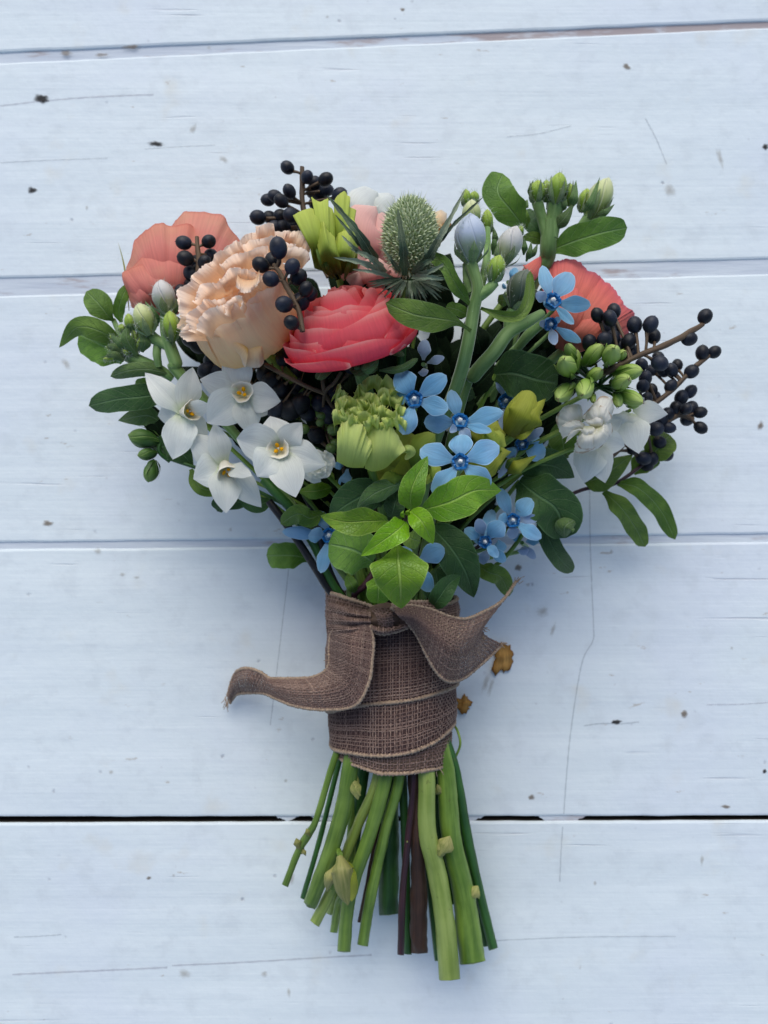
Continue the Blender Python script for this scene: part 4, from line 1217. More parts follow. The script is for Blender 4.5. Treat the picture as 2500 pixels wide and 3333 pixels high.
# ---- peach carnation
def frilly(name, label, base, axis, R, H, mat, outer, frills, seed, stem_r=18, stem_m='stem_green', fr=1.0, dome=0.28, spread=0.95, calyx=None, frm=None, lead=None):
    r = random.Random(seed)
    t = Thing(name, label, 'flower', P(*base), axis)
    for (n, rk, zk, am, flare, ph0) in outer:
        for i in range(n):
            phi = ph0 + 6.2832 * i / n + r.uniform(-.1, .1)
            rz = [(0.06 * R, 0), (R * rk * .82, H * .13), (R * rk * 1.0, H * .42), (R * rk * .97, H * zk * .78), (R * rk * (1 + flare), H * zk)]
            t.part('petal', rpetal(rz, phi, am, ruff=R * .075 * fr, rf=r.uniform(2.2, 3.4), ph=r.random() * 6, corner=.12, cn=4, roff=R * .02 * (i % 3), rag=.09, fine=.018, nu=33, nt=18), M_[mat], local=True)
    k = 0
    for i in range(frills):
        q = (i + .5) / frills
        rr = R * spread * math.sqrt(q)
        phi = i * 2.39996 + r.uniform(-.2, .2)
        zt = H * (1.0 + dome * (1 - q) - .02) * r.uniform(.94, 1.04)
        wide = r.uniform(.55, .8) * (1.1 + 1.2 * (1 - q))
        fl = R * r.uniform(.12, .30)
        rz = [(rr * .55, H * .45), (rr * .92, H * .72), (rr, zt - .10 * H), (rr + fl * (.4 + q), zt)]
        t.part('frill_petal', rpetal(rz, phi, wide * (1.2 if q < .2 else .75), ruff=R * .15 * fr, rf=r.uniform(1.3, 2.2), ph=r.random() * 6, corner=.12, cn=4, rag=.10, fine=.016, base=.7, nu=35, nt=15), M_[frm or mat], local=True)
    if calyx:
        for i in range(5):
            phi = 6.2832 * i / 5
            rz = [(0.05 * R, -.02 * H), (R * .5, .02 * H), (R * .85, .14 * H), (R * 1.06, .36 * H)]
            t.part('sepal', rpetal(rz, phi, .25, corner=.6, cn=1.5, nu=7, nt=10), M_[calyx], local=True)
    to_bind(t, *base, stem_r, stem_m, lead=lead)
    return t
peach = frilly('peach_carnation', 'large peach carnation with frilly crinkled top and smooth cupped side', (868, 1150, .062), Vector((-0.42, 0.68, 0.58)), HM(176, .075), HM(270, .075), 'peach', [
    (5, .88, .95, .75, .06, .2), (5, 1.0, .86, .95, .10, .9)], 7, 31, 18, dome=.1, spread=.8, frm='peach_frill')
for C, rim, dv, h, amt in (
    (C2, [(-60, 800), (-20, 750), (60, 735), (110, 690), (195, 655), (200, 600), (270, 595)], (40, 130), .080, .9),
    (C2, [(190, 640), (260, 610), (335, 595), (350, 640), (440, 635), (500, 630)], (10, 140), .080, .9),
    (C2, [(420, 650), (500, 632), (548, 660), (602, 720), (595, 800)], (-60, 140), .080, .8),
    (C1, [(1020, 1200), (1030, 1110), (1090, 1060), (1120, 1030), (1130, 985), (1170, 940), (1240, 890)], (150, 100), .088, .9),
    (C1, [(1180, 950), (1250, 890), (1300, 820), (1390, 775), (1430, 740), (1510, 735)], (90, 130), .084, .9),
    (C1, [(1085, 1500), (1048, 1440), (1052, 1380), (1100, 1310), (1022, 1280), (1018, 1200), (1040, 1120)], (170, 20), .092, .9),
    (C2, [(90, 760), (170, 720), (250, 700), (330, 690), (420, 720), (500, 730)], (20, 130), .086, 1.0),
    (C2, [(-90, 900), (-30, 850), (50, 830), (120, 790), (200, 770), (280, 780)], (60, 130), .089, 1.0),
    (C2, [(260, 830), (340, 790), (430, 775), (520, 790), (590, 800), (605, 850)], (-40, 110), .089, .8),
    (C1, [(1110, 1180), (1150, 1110), (1220, 1060), (1290, 1040), (1360, 1000), (1420, 940), (1480, 930)], (110, 110), .095, 1.0),
    (C1, [(1070, 1400), (1080, 1320), (1130, 1250), (1200, 1190), (1270, 1180), (1340, 1150)], (150, 90), .098, 1.0),
    (C2, [(-100, 1010), (-30, 960), (40, 930), (110, 940), (170, 970), (230, 1000)], (40, 110), .098, 1.0),
    (C1, [(1160, 1390), (1190, 1300), (1260, 1250), (1340, 1240), (1400, 1200), (1470, 1190)], (100, 110), .101, .9),
    (C2, [(40, 1060), (80, 1105), (150, 1115), (210, 1080), (235, 1020)], (0, -90), .102, .7),
    (C1, [(1370, 1280), (1380, 1200), (1440, 1160), (1500, 1160), (1480, 1230)], (60, 60), .103, .6)):
    peach.part('frill_petal', ruffle(rim, dv, h, .003, amt * 1.1, random.uniform(1.3, 2.5), .85, nu=75, C=C, fine=5), M_['peach_frill'])
for C, base, rim, h in (
    (C1, [(1500, 1440), (1560, 1560)], [(1080, 1470), (1150, 1450), (1250, 1475), (1330, 1520), (1400, 1570), (1500, 1640), (1545, 1700)], .074),
    (C5, [(1320, 60), (1420, 70)], [(1270, 180), (1290, 250), (1370, 285), (1440, 250), (1450, 190)], .072)):
    peach.part('petal', fan(FB(C, base), FB(C, rim), h + .010, h + .006, .005, .002, .35, 2.5, 33, 12), M_["peach"])

# ---- lime lisianthus
def tulip(name, label, base, axis, R, H, mat, tips, seed, n_in=5, stem_r=12, rings=((6, 1.0, .8),), dark='olive_lime'):
    r = random.Random(seed)
    t = Thing(name, label, 'flower', P(*base), axis)
    for n, rk, zk in rings:
        for i in range(n):
            phi = 6.2832 * i / n + r.uniform(-.1, .1) + rk
            fl = r.uniform(-.08, .12)
            rz = [(0.1 * R, 0), (R * rk * .8, H * .16), (R * rk, H * .42), (R * rk * .9, H * zk * .75), (R * rk * (.92 + fl), H * zk)]
            t.part('petal', rpetal(rz, phi, .72, ruff=R * .09, rf=r.uniform(1.5, 2.6), ph=r.random() * 6, corner=.3, cn=2, roff=R * .03 * (i % 2), rag=.12, fine=.025, nu=19, nt=16), M_[mat], local=True)
    for (pts, w, prof, kw) in tips:
        t.part('petal', blade(pts, w, prof, **kw), M_[mat])
    to_bind(t, *base, stem_r)
    return t
t = Thing('lime_lisianthus', 'lime green lisianthus with pointed curling petal tips left of the thistle', 'flower', P(*C2(830, 1020), .062))
for base, rim, h0, h1, bl, rf_ in (
    ([(820, 1000), (880, 1000)], [(800, 560), (800, 420), (835, 372), (882, 345), (925, 395), (915, 460), (968, 478), (945, 560), (950, 640)], .060, .070, .008, 2.5),
    ([(780, 1000), (830, 1000)], [(600, 600), (640, 470), (690, 455), (625, 385), (690, 412), (752, 390), (750, 450), (800, 500), (810, 600)], .062, .074, .010, 2),
    ([(830, 1010), (900, 1000)], [(830, 640), (880, 560), (930, 540), (965, 590), (985, 700), (975, 800)], .062, .072, .010, 2),
    ([(760, 990), (820, 1020)], [(610, 760), (596, 660), (560, 560), (482, 528), (560, 490), (640, 470), (690, 510), (700, 600)], .064, .078, .010, 1.5),
    ([(790, 1015), (850, 1020)], [(660, 700), (690, 600), (720, 578), (740, 620), (800, 680), (830, 760)], .066, .080, .013, 1.5),
    ([(820, 1020), (880, 1010)], [(800, 760), (840, 660), (900, 640), (950, 700), (975, 790)], .065, .077, .012, 1.5)):
    t.part('petal', fan([C2(840 + (q[0] - 840) * 2.4, q[1] - 30 + abs(q[0] - 840) * -.35) for q in base], FB(C2, rim), h0, h1, bl * 1.5, .005, .22, rf_, 33, 14, fine=3), M_['lime'])
for x0, x1, y1 in ((790, 640, 700), (820, 700, 760), (850, 800, 690), (880, 960, 740)):
    t.part('sepal', blade([(*C2(x0, 1015), .07), (*C2((x0 + x1) / 2 - 10, (1015 + y1) / 2 + 40), .084), (*C2(x1, y1), .083)], 17, 'lance', cup=-.3, nu=5, nt=12), M_['leaf_mid'])
to_bind(t, *C2(840, 1020), .062, 12)
tg = Thing('green_carnation', 'pale lime double flower with crinkled top and blocky petals below the coral ranunculus', 'flower', P(*C6(830, 1060), .07))
for base, rim, h0, h1, bl, rg, rf_ in (
    ([(800, 1055), (870, 1078), (960, 1050), (1015, 1000)], [(790, 760), (850, 720), (950, 695), (1020, 745), (1110, 912)], .084, .091, .006, .3, 3),
    ([(582, 1000), (680, 1045), (790, 1050)], [(590, 770), (630, 705), (700, 690), (795, 735), (820, 800), (862, 885)], .086, .094, .006, .45, 5)):
    tg.part('petal' if rg < 1 else 'frill_petal', fan(FB(C6, base), FB(C6, rim), h0, h1, bl, .003, rg, rf_, 45, 12, fine=4), M_['lime_pale'])
for rim, h in zip(([(720, 470), (770, 390), (820, 352), (870, 330), (910, 380), (950, 340), (1000, 400), (1035, 450)], [(572, 438), (640, 455), (690, 520), (740, 450), (770, 400), (830, 420)], [(880, 520), (930, 450), (1000, 470), (1060, 510), (1110, 465), (1105, 570)], [(700, 560), (750, 500), (820, 470), (870, 510), (930, 590), (960, 560)], [(568, 565), (620, 520), (690, 500), (740, 540), (790, 600)], [(860, 620), (940, 575), (1010, 610), (1075, 640), (1125, 705)], [(730, 650), (800, 610), (870, 650), (910, 700), (960, 690)], [(560, 700), (560, 620), (620, 610), (690, 650), (760, 690), (800, 740)], [(640, 620), (700, 580), (770, 600), (840, 560), (900, 620)]), (.083, .083, .085, .087, .087, .089, .091, .091, .089)):
    tg.part('frill_petal', ruffle(rim, (0, 100), h, .003, 1.1, random.uniform(2.2, 3.4), .9, nu=75, C=C6, fine=4), M_['lime_pale'])
for (cx_, cy_, wd, h) in ((640, 640, 90, .0905), (720, 690, 100, .0925), (860, 680, 110, .0935), (1000, 680, 110, .092), (1060, 600, 90, .0885), (800, 560, 100, .0885), (640, 560, 80, .087), (930, 520, 100, .0865), (760, 480, 90, .0845), (1010, 470, 90, .0845), (600, 470, 70, .083), (880, 600, 90, .0905)):
    rim = [(cx_ + wd * (j / 5 - .5) + random.uniform(-12, 12), cy_ - 45 * math.sin(math.pi * (j / 5)) + random.uniform(-24, 24)) for j in range(6)]
    tg.part('frill_petal', ruffle(rim, (random.uniform(-40, 40), 95), h, .003, 1.2, random.uniform(1.4, 2.4), .8, nu=47, C=C6, fine=4), M_['lime_pale'])
tg.part('petal', blade([(*C6(1060, 930), .083), (*C6(1120, 905), .088), (*C6(1155, 935), .086), (*C6(1110, 985), .081)], 28, 'strip', cup=-1.2), M_['lime_pale'])
to_bind(tg, *C6(850, 1060), .07, 14)
tl = Thing('olive_lisianthus', 'olive lime lisianthus mostly hidden behind the lowest blue flower', 'flower', P(*C6(1150, 1100), .062))
for pts, w, pr, kw in (([(*C6(1120, 1150), .066), (*C6(1010, 1060), .068), (*C6(880, 1110), .062)], 150, 'oblong', dict(cup=.3)),
                       ([(*C6(1120, 1120), .07), (*C6(1040, 1130), .078), (*C6(960, 1150), .077), (*C6(905, 1170), .074)], 56, 'oblong', dict(cup=-1.1, wave=.1)),
                       ([(*C6(1180, 1100), .068), (*C6(1220, 960), .076), (*C6(1260, 860), .076), (*C6(1345, 790), .072)], 80, 'oblong', dict(cup=-.7, wave=.2)),
                       ([(*C6(1150, 1080), .066), (*C6(1140, 920), .07), (*C6(1200, 800), .066)], 140, 'oblong', dict(cup=.3, wave=.1)),
                       ([(*C7(520, 1120), .07), (*C7(700, 1040), .074), (*C7(850, 960), .076), (*C7(985, 925), .072)], 130, 'lance', dict(cup=-.3, wave=.18)),
                       ([(*C7(700, 900), .07), (*C7(800, 780), .074), (*C7(880, 690), .072)], 110, 'oblong', dict(cup=-.4, wave=.3, wf=4)),
                       ([(*C7(740, 940), .072), (*C7(840, 850), .078), (*C7(930, 800), .074)], 80, 'oblong', dict(cup=-.5, wave=.35, wf=4)),
                       ([(*C7(330, 1080), .072), (*C7(370, 1080), .078), (*C7(440, 1050), .076)], 56, 'oblong', dict(cup=-.4, wave=.3)),
                       ([(*C7(300, 1110), .072), (*C7(340, 1130), .077), (*C7(380, 1150), .074)], 40, 'oblong', dict(cup=-.4, wave=.3))):
    tl.part('petal', blade(pts, w, pr, **kw), M_['olive_lime'] if w > 100 else M_['lime'])
to_bind(tl, *C6(1150, 1100), .062, 10)
h = .07
tulip('lisianthus_bud', 'small half open olive green lisianthus bud at right of the blue flowers', (*C7(985, 810), .064), Vector((0.42, 0.86, 0.28)), HM(56, h), HM(140, h), 'olive_lime', [
    ([(*C7(960, 800), h + .004), (*C7(1040, 660), h + .012), (*C7(1090, 560), h + .012), (*C7(1130, 455), h + .008)], 84, 'strip', dict(cup=-.5, wave=.12)),
    ([(*C7(1020, 800), h + .003), (*C7(1120, 680), h + .011), (*C7(1170, 600), h + .011), (*C7(1250, 515), h + .005)], 84, 'lance', dict(cup=-.5, wave=.15)),
    ([(*C7(940, 790), h + .002), (*C7(990, 620), h + .007), (*C7(1070, 450), h + .006)], 52, 'leaf', dict(cup=-.5)),
    ([(*C7(1010, 815), h + .004), (*C7(1090, 800), h + .007), (*C7(1200, 690), h + .003)], 20, 'lance', dict()),
    ], 9, rings=((5, .9, .85),))
t = Thing('closed_lisianthus_bud', 'narrow closed green bud under the blue flower at right', 'bud', P(*C7(960, 1080), .062))
t.part('petal', blade([(*C7(940, 1090), .062), (*C7(1030, 1040), .07), (*C7(1180, 950), .064)], 56, 'lance', cup=-.7), M_['olive_lime'])
t.part('sepal', blade([(*C7(930, 1070), .062), (*C7(990, 1000), .068), (*C7(1080, 965), .064)], 30, 'lance', cup=-.6), M_['leaf_mid'])
to_bind(t, *C7(940, 1090), .062, 6)

# ---- pink and white petals behind the thistle
t = Thing('pink_ranunculus', 'pale pink ranunculus half hidden behind the thistle', 'flower', P(1190, 900, .05))
for pts, w, kw in (([(1205, 900, .052), (1185, 800, .062), (1190, 720, .062), (1225, 672, .055)], 130, dict(cup=-.5, wave=.08)),
                   ([(1230, 900, .05), (1240, 790, .058), (1245, 690, .055)], 120, dict(cup=-.4, wave=.06)),
                   ([(1190, 930, .054), (1150, 860, .062), (1165, 790, .06)], 110, dict(cup=-.5)),
                   ([(1200, 960, .058), (1160, 925, .066), (1130, 900, .064)], 90, dict(cup=-.5, wave=.1)),
                   ([(1240, 960, .056), (1220, 900, .068), (1215, 830, .066)], 110, dict(cup=-.5, wave=.1)),
                   ([(1290, 960, .05), (1300, 900, .06), (1330, 850, .055)], 120, dict(cup=-.5, wave=.1))):
    t.part('petal', blade(pts, w, 'oblong', **kw), M_['pink'])
to_bind(t, 1200, 950, .05, 14)
t = Thing('white_ranunculus', 'white ranunculus petals peeking out at the top behind the thistle', 'flower', P(1215, 700, .04))
for pts, w, kw in (([(1200, 730, .04), (1180, 680, .046), (1230, 625, .044)], 120, dict(cup=-.4, wave=.1)),
                   ([(1240, 730, .04), (1240, 680, .044), (1285, 640, .04)], 90, dict(cup=-.4, wave=.15)),
                   ([(1190, 735, .04), (1160, 700, .044), (1150, 650, .038)], 70, dict(cup=-.4, wave=.1))):
    t.part('petal', blade(pts, w, 'oblong', **kw), M_['white'])
to_bind(t, 1210, 740, .038, 10)
t = Thing('withered_petal', 'withered tan petal just right of the thistle head', 'petal', P(1430, 720, .05))
t.part('petal', blade([(1405, 760, .05), (1425, 720, .054), (1455, 695, .05)], 60, 'oblong', cup=-.5, wave=.3), M_['peach'])
t.part('petal', blade([(1410, 780, .05), (1440, 745, .052), (1470, 730, .05)], 50, 'oblong', cup=-.5, wave=.3), M_['flake'])
to_bind(t, 1410, 780, .05, 6)

# ---- thistle
th = Thing('thistle', 'grey green thistle with spiky egg shaped head and dark bracts', 'thistle', P(*C2(1375, 985), .076), Vector((0.03, 0.93, 0.34)))
hh = .085
L, W = HM(120, hh), HM(87, hh)
core = ellipsoid(W * .86, W * .86, L * .97, 20, 14).moved(Matrix.Translation((0, 0, L)))
th.part('head', core, M_['thistle'], local=True)
fl = Geo()
NV = []
V, F, UV = [], [], []
r = random.Random(3)
for i in range(360):
    zz = 1 - 2 * (i + .5) / 360
    a = i * 2.39996
    s = math.sqrt(1 - zz * zz)
    p = Vector((W * s * math.cos(a), W * s * math.sin(a), L + L * zz))
    nrm = Vector((s * math.cos(a) / W, s * math.sin(a) / W, zz / L)).normalized()
    d = (nrm + Vector((0, 0, .55))).normalized()
    M = frame(p - nrm * W * .12, d, r.random() * 6)
    k = W * .18 * r.uniform(.8, 1.15)
    # five small pointed lobes round a core
    for j in range(5):
        b = 6.2832 * j / 5
        o = len(V)
        for (rad, z_, da) in ((.25, 0, -.5), (.25, 0, .5), (.5, 1.0, .45), (.95, 1.65, 0), (.5, 1.0, -.45)):
            q = M @ Vector((k * rad * math.cos(b + da), k * rad * math.sin(b + da), k * z_))
            V.append(list(q))
            UV.append((.5 + da * .5, z_ / 1.65))
        F += [(o, o + 1, o + 2, o + 4), (o + 4, o + 2, o + 3)]
    o = len(V)
    tip = M @ Vector((0, 0, k * r.uniform(2.0, 3.4)))
    for b in range(3):
        q = M @ Vector((k * .10 * math.cos(b * 2.09), k * .10 * math.sin(b * 2.09), k * .6))
        V.append(list(q)); UV.append((.5, .6))
    V.append(list(tip)); UV.append((.5, 1))
    F += [(o, o + 1, o + 3), (o + 1, o + 2, o + 3), (o + 2, o, o + 3)]
th.part('florets', Geo(V, F, UV), M_['thistle'], local=True, stuff=True, smooth=False)
hb = .088
for (pts, w, mt) in (
    ([C2(1345, 985), C2(1330, 760), C2(1290, 465)], 44, 'bract'), ([C2(1160, 950), C2(1000, 680), C2(745, 365)], 44, 'bract'),
    ([C2(1100, 860), C2(960, 700), C2(805, 515)], 24, 'bract'), ([C2(1060, 850), C2(950, 770), C2(855, 675)], 22, 'bract_pale'),
    ([C2(1200, 980), C2(1020, 890), C2(795, 848)], 30, 'bract_pale'), ([C2(1200, 960), C2(1080, 850), C2(920, 780)], 30, 'bract_pale'), ([C2(1310, 960), C2(1250, 880), C2(1170, 765)], 22, 'bract'),
    ([C2(1420, 980), C2(1560, 800), C2(1680, 540)], 44, 'bract'), ([C3(30, 960), C3(180, 720), C3(395, 315)], 36, 'bract_pale'), ([C2(1400, 960), C2(1490, 900), C2(1590, 840)], 30, 'bract'),
    ([C3(60, 930), C3(260, 640), C3(540, 370)], 22, 'bract'), ([C2(1430, 985), C2(1530, 960), C2(1690, 880)], 26, 'bract_pale'),
    ([C2(1400, 1000), C2(1520, 1000), C2(1690, 1020)], 26, 'bract_pale'), ([C2(1530, 940), C2(1510, 830), C2(1500, 740)], 18, 'bract'),
    ([C2(1250, 1000), C2(1100, 960), C2(940, 940)], 20, 'bract_pale')):
    q = [(*pts[0], .092), (*pts[1], .108), (*pts[2], .104)]
    th.part('bract', blade(q, w, 'spiny', fold=.5, nu=7, nt=26), M_[mt])
for i in range(30):
    a = math.radians(-172 + 176 * i / 29 + r.uniform(-4, 4))
    ln = r.uniform(70, 125)
    x0, y0 = C2(1380, 1005)
    x0 += math.cos(a) * 30
    y0 -= math.sin(a) * 10
    q = [(x0, y0, .09), (x0 + ln * .55 * math.cos(a), y0 - ln * .5 * math.sin(a) * .8, .096 + r.uniform(-.003, .003)), (x0 + ln * math.cos(a), y0 - ln * .85 * math.sin(a), .092 + r.uniform(-.006, .006))]
    th.part('ruff_bract', blade(q, r.uniform(9, 16), 'spiny', fold=.4, nu=5, nt=16), M_['bract_pale' if i % 4 else 'bract'])
to_bind(th, *C2(1375, 985), .076, 16, 'stem_deep')

# ---- blue star flowers
def bluestar(label, c, h, petals, mat='blue', axis=(0, 0, 1), corona=True, stem=True, cs=1.0, name='blue_star_flower'):
    """petals: (tipx, tipy, width, lift of the tip, [mat])"""
    t = Thing(name, label, 'flower', P(*c, h), axis, group='sky blue star flowers')
    for p in petals:
        tx, ty, w_, dh = p[:4]
        m2 = p[4] if len(p) > 4 else mat
        dx, dy = tx - c[0], ty - c[1]
        L = math.hypot(dx, dy)
        sx, sy = c[0] + dx * 13 / max(L, 1), c[1] + dy * 13 / max(L, 1)
        mid = (c[0] + dx * .55, c[1] + dy * .55, h + dh * .45 + .0022)
        t.part('petal', blade([(sx, sy, h + .0003), mid, (tx, ty, h + dh + random.uniform(-.0015, .0015))], w_ * .91, 'obov', cup=random.uniform(-.3, .0), fold=random.uniform(.02, .32), roll=random.uniform(-.3, .3), wave=random.uniform(.04, .10), wf=random.uniform(.9, 1.7), nu=9, nt=16), M_[m2])
    if corona:
        M = t.M
        R = HM(27 * cs, h)
        g = Geo()
        for j in range(5):
            a = 6.2832 * j / 5 + .4
            V = []
            for (da, rr, z) in ((-.62, .92, .0), (.62, .92, 0), (.64, 1.10, .62), (.22, .98, .85), (0, .92, .72), (-.22, .98, .85), (-.64, 1.10, .62)):
                V.append((R * rr * math.cos(a + da), R * rr * math.sin(a + da), R * z))
            for (da, rr, z) in ((-.62, .66, .0), (.62, .66, 0), (.62, .80, .58), (.22, .72, .8), (0, .66, .68), (-.22, .72, .8), (-.62, .80, .58)):
                V.append((R * rr * math.cos(a + da), R * rr * math.sin(a + da), R * z))
            F = [tuple(range(7)), tuple(range(13, 6, -1))] + [(k, k + 7, (k + 1) % 7 + 7, (k + 1) % 7) for k in range(7)]
            g = g + Geo(V, F)
        t.part('corona', g, M_['corona'], local=True, smooth=False)
        star = []
        n = 5
        pis = ellipsoid(R * .36, R * .36, R * .45, 5, 4).moved(Matrix.Translation((0, 0, R * .6)))
        t.part('pistil', pis, M_['pistil'], local=True)
        t.part('throat', ellipsoid(R * 1.05, R * 1.05, R * .3, 16, 5).moved(Matrix.Translation((0, 0, -R * .12))), M_['blue'], local=True)
    if stem:
        to_bind(t, c[0], c[1], h - .001, 7, 'stem_downy', lead=[(c[0] + 5, c[1] + 25, h - .018)])
    return t
def pp(C, c, pets):
    return [(*C(a, b), w * K7, dh, *rest) for a, b, w, dh, *rest in pets]
bluestar('blue star flower between the coral ranunculus and the pale lime double flower', C6(1180, 525), .088, pp(C6, 0, [(1060, 300, 215, .001), (1430, 335, 185, .003), (1445, 600, 180, .004), (1095, 795, 195, .002), (1010, 500, 120, -.006)]))
bluestar('blue star flower directly above the widest open blue one', C6(1530, 705), .084, pp(C6, 0, [(1465, 445, 135, -.002), (1870, 615, 165, .004), (1255, 700, 190, .0), (1780, 770, 90, .008), (1455, 775, 70, .012, 'blue_grey'), (1600, 850, 110, .004, 'blue_grey')]), axis=(0.05, .35, .9))
bluestar('widest open blue star flower, just above the bright green leaf rosette', C6(1533, 1005), .095, pp(C6, 0, [(1225, 905, 215, .001), (1545, 790, 210, -.005), (1840, 880, 225, .002), (1325, 1255, 190, .001), (1765, 1200, 200, .001)]))
bluestar('blue star flower tilted at the upper right over the salmon ranunculus', C4(225, 440), .078, pp(C4, 0, [(155, 150, 125, -.006), (375, 205, 205, -.004), (530, 460, 150, .002), (105, 365, 100, .008, 'blue_grey'), (400, 605, 85, .01)]), axis=(0.15, .2, .95))
bluestar('small side facing blue flower just below the one at the upper right', C4(210, 605), .068, pp(C4, 0, [(455, 745, 95, .002), (255, 765, 90, .006, 'blue_grey'), (130, 600, 70, 0, 'blue_grey'), (300, 560, 60, -.002)]), axis=(0.1, -.3, .9), cs=.8)
bluestar('pale blue flower low on the right, above the dark wavy leaf', C7(990, 1455), .056, pp(C7, 0, [(885, 1205, 125, .0), (1140, 1285, 165, .002), (1215, 1595, 130, .002), (880, 1440, 120, .006), (1190, 1440, 100, .0, 'blue_grey'), (1000, 1600, 110, -.004, 'blue_grey')]), cs=.85)
bluestar('pale blue cupped flower low on the right, lowest of its pair', C7(775, 1610), .058, pp(C7, 0, [(925, 1470, 175, .006), (725, 1440, 110, .006, 'blue_grey'), (880, 1740, 90, .002), (620, 1520, 110, .0), (830, 1370, 120, -.008)]), cs=.8, axis=(0, -.3, .95))
bluestar('pale blue petals at the very bottom right of the flower heads', R5(150, 130), .045, [(*R5(240, 215), 44, .003), (*R5(110, 225), 40, .0, 'blue_grey'), (*R5(250, 130), 50, -.002), (*R5(60, 60), 40, 0)], corona=False)
bluestar('grey blue flower hanging low right with drooping thin petals', R5(330, 110), .036, [(*R5(400, 200), 34, -.002, 'blue_grey'), (*R5(430, 90), 40, 0), (*R5(340, 180), 40, 0, 'blue_grey'), (*R5(290, 60), 40, 0)], corona=False)
bluestar('blue flower in the shade left of the leaf rosette', C8(525, 695), .052, pp(C8, 0, [(160, 665, 120, .0), (365, 690, 140, .01), (460, 985, 125, .003), (455, 500, 120, -.004), (640, 640, 110, 0)]), cs=.9)
bluestar('shaded blue flower inside the bouquet under a white narcissus', C8(670, 150), .052, pp(C8, 0, [(640, 365, 130, .002), (560, 150, 80, 0), (800, 120, 100, 0), (690, 40, 90, 0)]), corona=False)
bluestar('blue flower behind the bottom leaf of the bright rosette', C8(1190, 900), .06, pp(C8, 0, [(1415, 790, 190, .002), (1310, 1130, 150, .004), (1080, 780, 100, -.004), (1000, 1000, 100, -.006)]), corona=False)
bluestar('dark blue shaded flower behind the olive lisianthus bud', C7(935, 540), .056, pp(C7, 0, [(1050, 470, 150, 0), (980, 400, 130, -.004), (870, 345, 70, .004, 'blue_grey'), (900, 770, 70, .008, 'blue_grey'), (1060, 620, 130, 0)]), cs=.9)
bluestar('blue flower half hidden beneath the olive lisianthus bud', C7(1060, 870), .06, pp(C7, 0, [(1245, 950, 185, 0), (1230, 740, 80, .008, 'blue_grey'), (925, 960, 90, .002), (880, 1130, 70, .002, 'blue_grey'), (1200, 820, 130, -.005)]), cs=.8)
bluestar('grey blue flower tucked between the coral ranunculus and the downy stems', C6(1250, 250), .074, pp(C6, 0, [(1265, 55, 120, -.002, 'blue_grey'), (1415, 195, 80, .003, 'blue_grey'), (1250, 345, 90, .003, 'blue_grey')]), corona=False)
bluestar('sliver of blue petals behind the dark closed bud at upper right', C3(720, 1040), .058, pp(C3, 0, [(790, 930, 80, .0), (680, 1090, 60, .0)]), corona=False)

# ---- white narcissus
def narcissus(label, c, h, petals, axis, cupr=36, cups=1.0, name='white_narcissus', cup=True, lead=None):
    t = Thing(name, label, 'flower', P(*c, h), axis, group='white narcissus blooms')
    for p in petals:
        tx, ty, w_, dh = p[:4]
        kw = dict(cup=random.uniform(-.3, .05), fold=random.uniform(.05, .35), roll=random.uniform(-.35, .35), wave=random.uniform(.06, .13), wf=random.uniform(.8, 1.7))
        if len(p) > 4:
            kw.update(p[4])
        dx, dy = tx - c[0], ty - c[1]
        L = max(1, math.hypot(dx, dy))
        mid = (c[0] + dx * .5, c[1] + dy * .5, h + dh * .5 + kw.pop('arch', .002))
        t.part('petal', blade([(c[0] + dx * 9 / L, c[1] + dy * 9 / L, h), mid, (tx, ty, h + dh)], w_ * 1.07, kw.pop('prof', 'tepal'), nu=11, nt=18, **kw), M_['white'])
    if cup:
        R = HM(cupr * .9, h)
        prof = [(.45, -.15), (.62, .3), (.82, .75), (1.0, 1.05), (.97, 1.1), (.9, 1.02), (.74, .7), (.55, .3), (.3, .02), (0.02, 0.0)]
        n = 28
        V, UV = [], []
        for j, (rr, z) in enumerate(prof):
            for i in range(n):
                a = 6.2832 * i / n
                k = 1 + (.07 * math.sin(3 * a + 1) + .035 * math.sin(7 * a)) * (rr if z > .5 else .3)
                V.append((R * rr * k * math.cos(a), R * rr * k * math.sin(a), R * z * cups * (1 + .06 * math.sin(3 * a))))
                UV.append((i / n, j / (len(prof) - 1)))
        t.part('cup', Geo(V, gridfaces(n, len(prof), 0, True), UV), M_['cream'], local=True)
        for k in range(3):
            a = 6.2832 * k / 3 + .5 + c[0]
            g = ellipsoid(R * .19, R * .14, R * .28, 8, 6).moved(frame(Vector((R * .3 * math.cos(a), R * .3 * math.sin(a), R * .75 * cups)), (math.cos(a) * .7, math.sin(a) * .7, 1)))
            t.part('stamen', g, M_['anther'], local=True)
        t.part('pistil', ellipsoid(R * .09, R * .09, R * .3, 8, 5).moved(Matrix.Translation((0, 0, R * .62 * cups))), M_['pistil'], local=True)
    to_bind(t, c[0], c[1], h - .002, 6, 'stem_green', lead=[(c[0] + (1275 - c[0]) * .08, c[1] + 30, h - .02)])
    return t
def pc(C, l):
    return [(*C(a, b), w * K7, dh, *r_) for a, b, w, dh, *r_ in l]
narcissus('white narcissus at the left, its cup turned right, above the lowest bloom', C5(830, 620), .068, pc(C5, [(525, 315, 190, .004), (895, 272, 190, .004), (1030, 560, 130, .011), (625, 650, 230, -.003), (740, 985, 240, .0), (1010, 800, 150, -.004)]), (0.70, -0.05, .7), 38, 1.5)
narcissus('white narcissus uppermost of the cluster, under the peach carnation', C5(1285, 480), .072, pc(C5, [(1175, 125, 225, .002), (950, 365, 230, .0), (1005, 705, 280, .004), (1575, 535, 225, .005), (1350, 800, 200, -.003), (1470, 640, 200, -.006)]), (0.05, 0.05, 1), 40, .8)
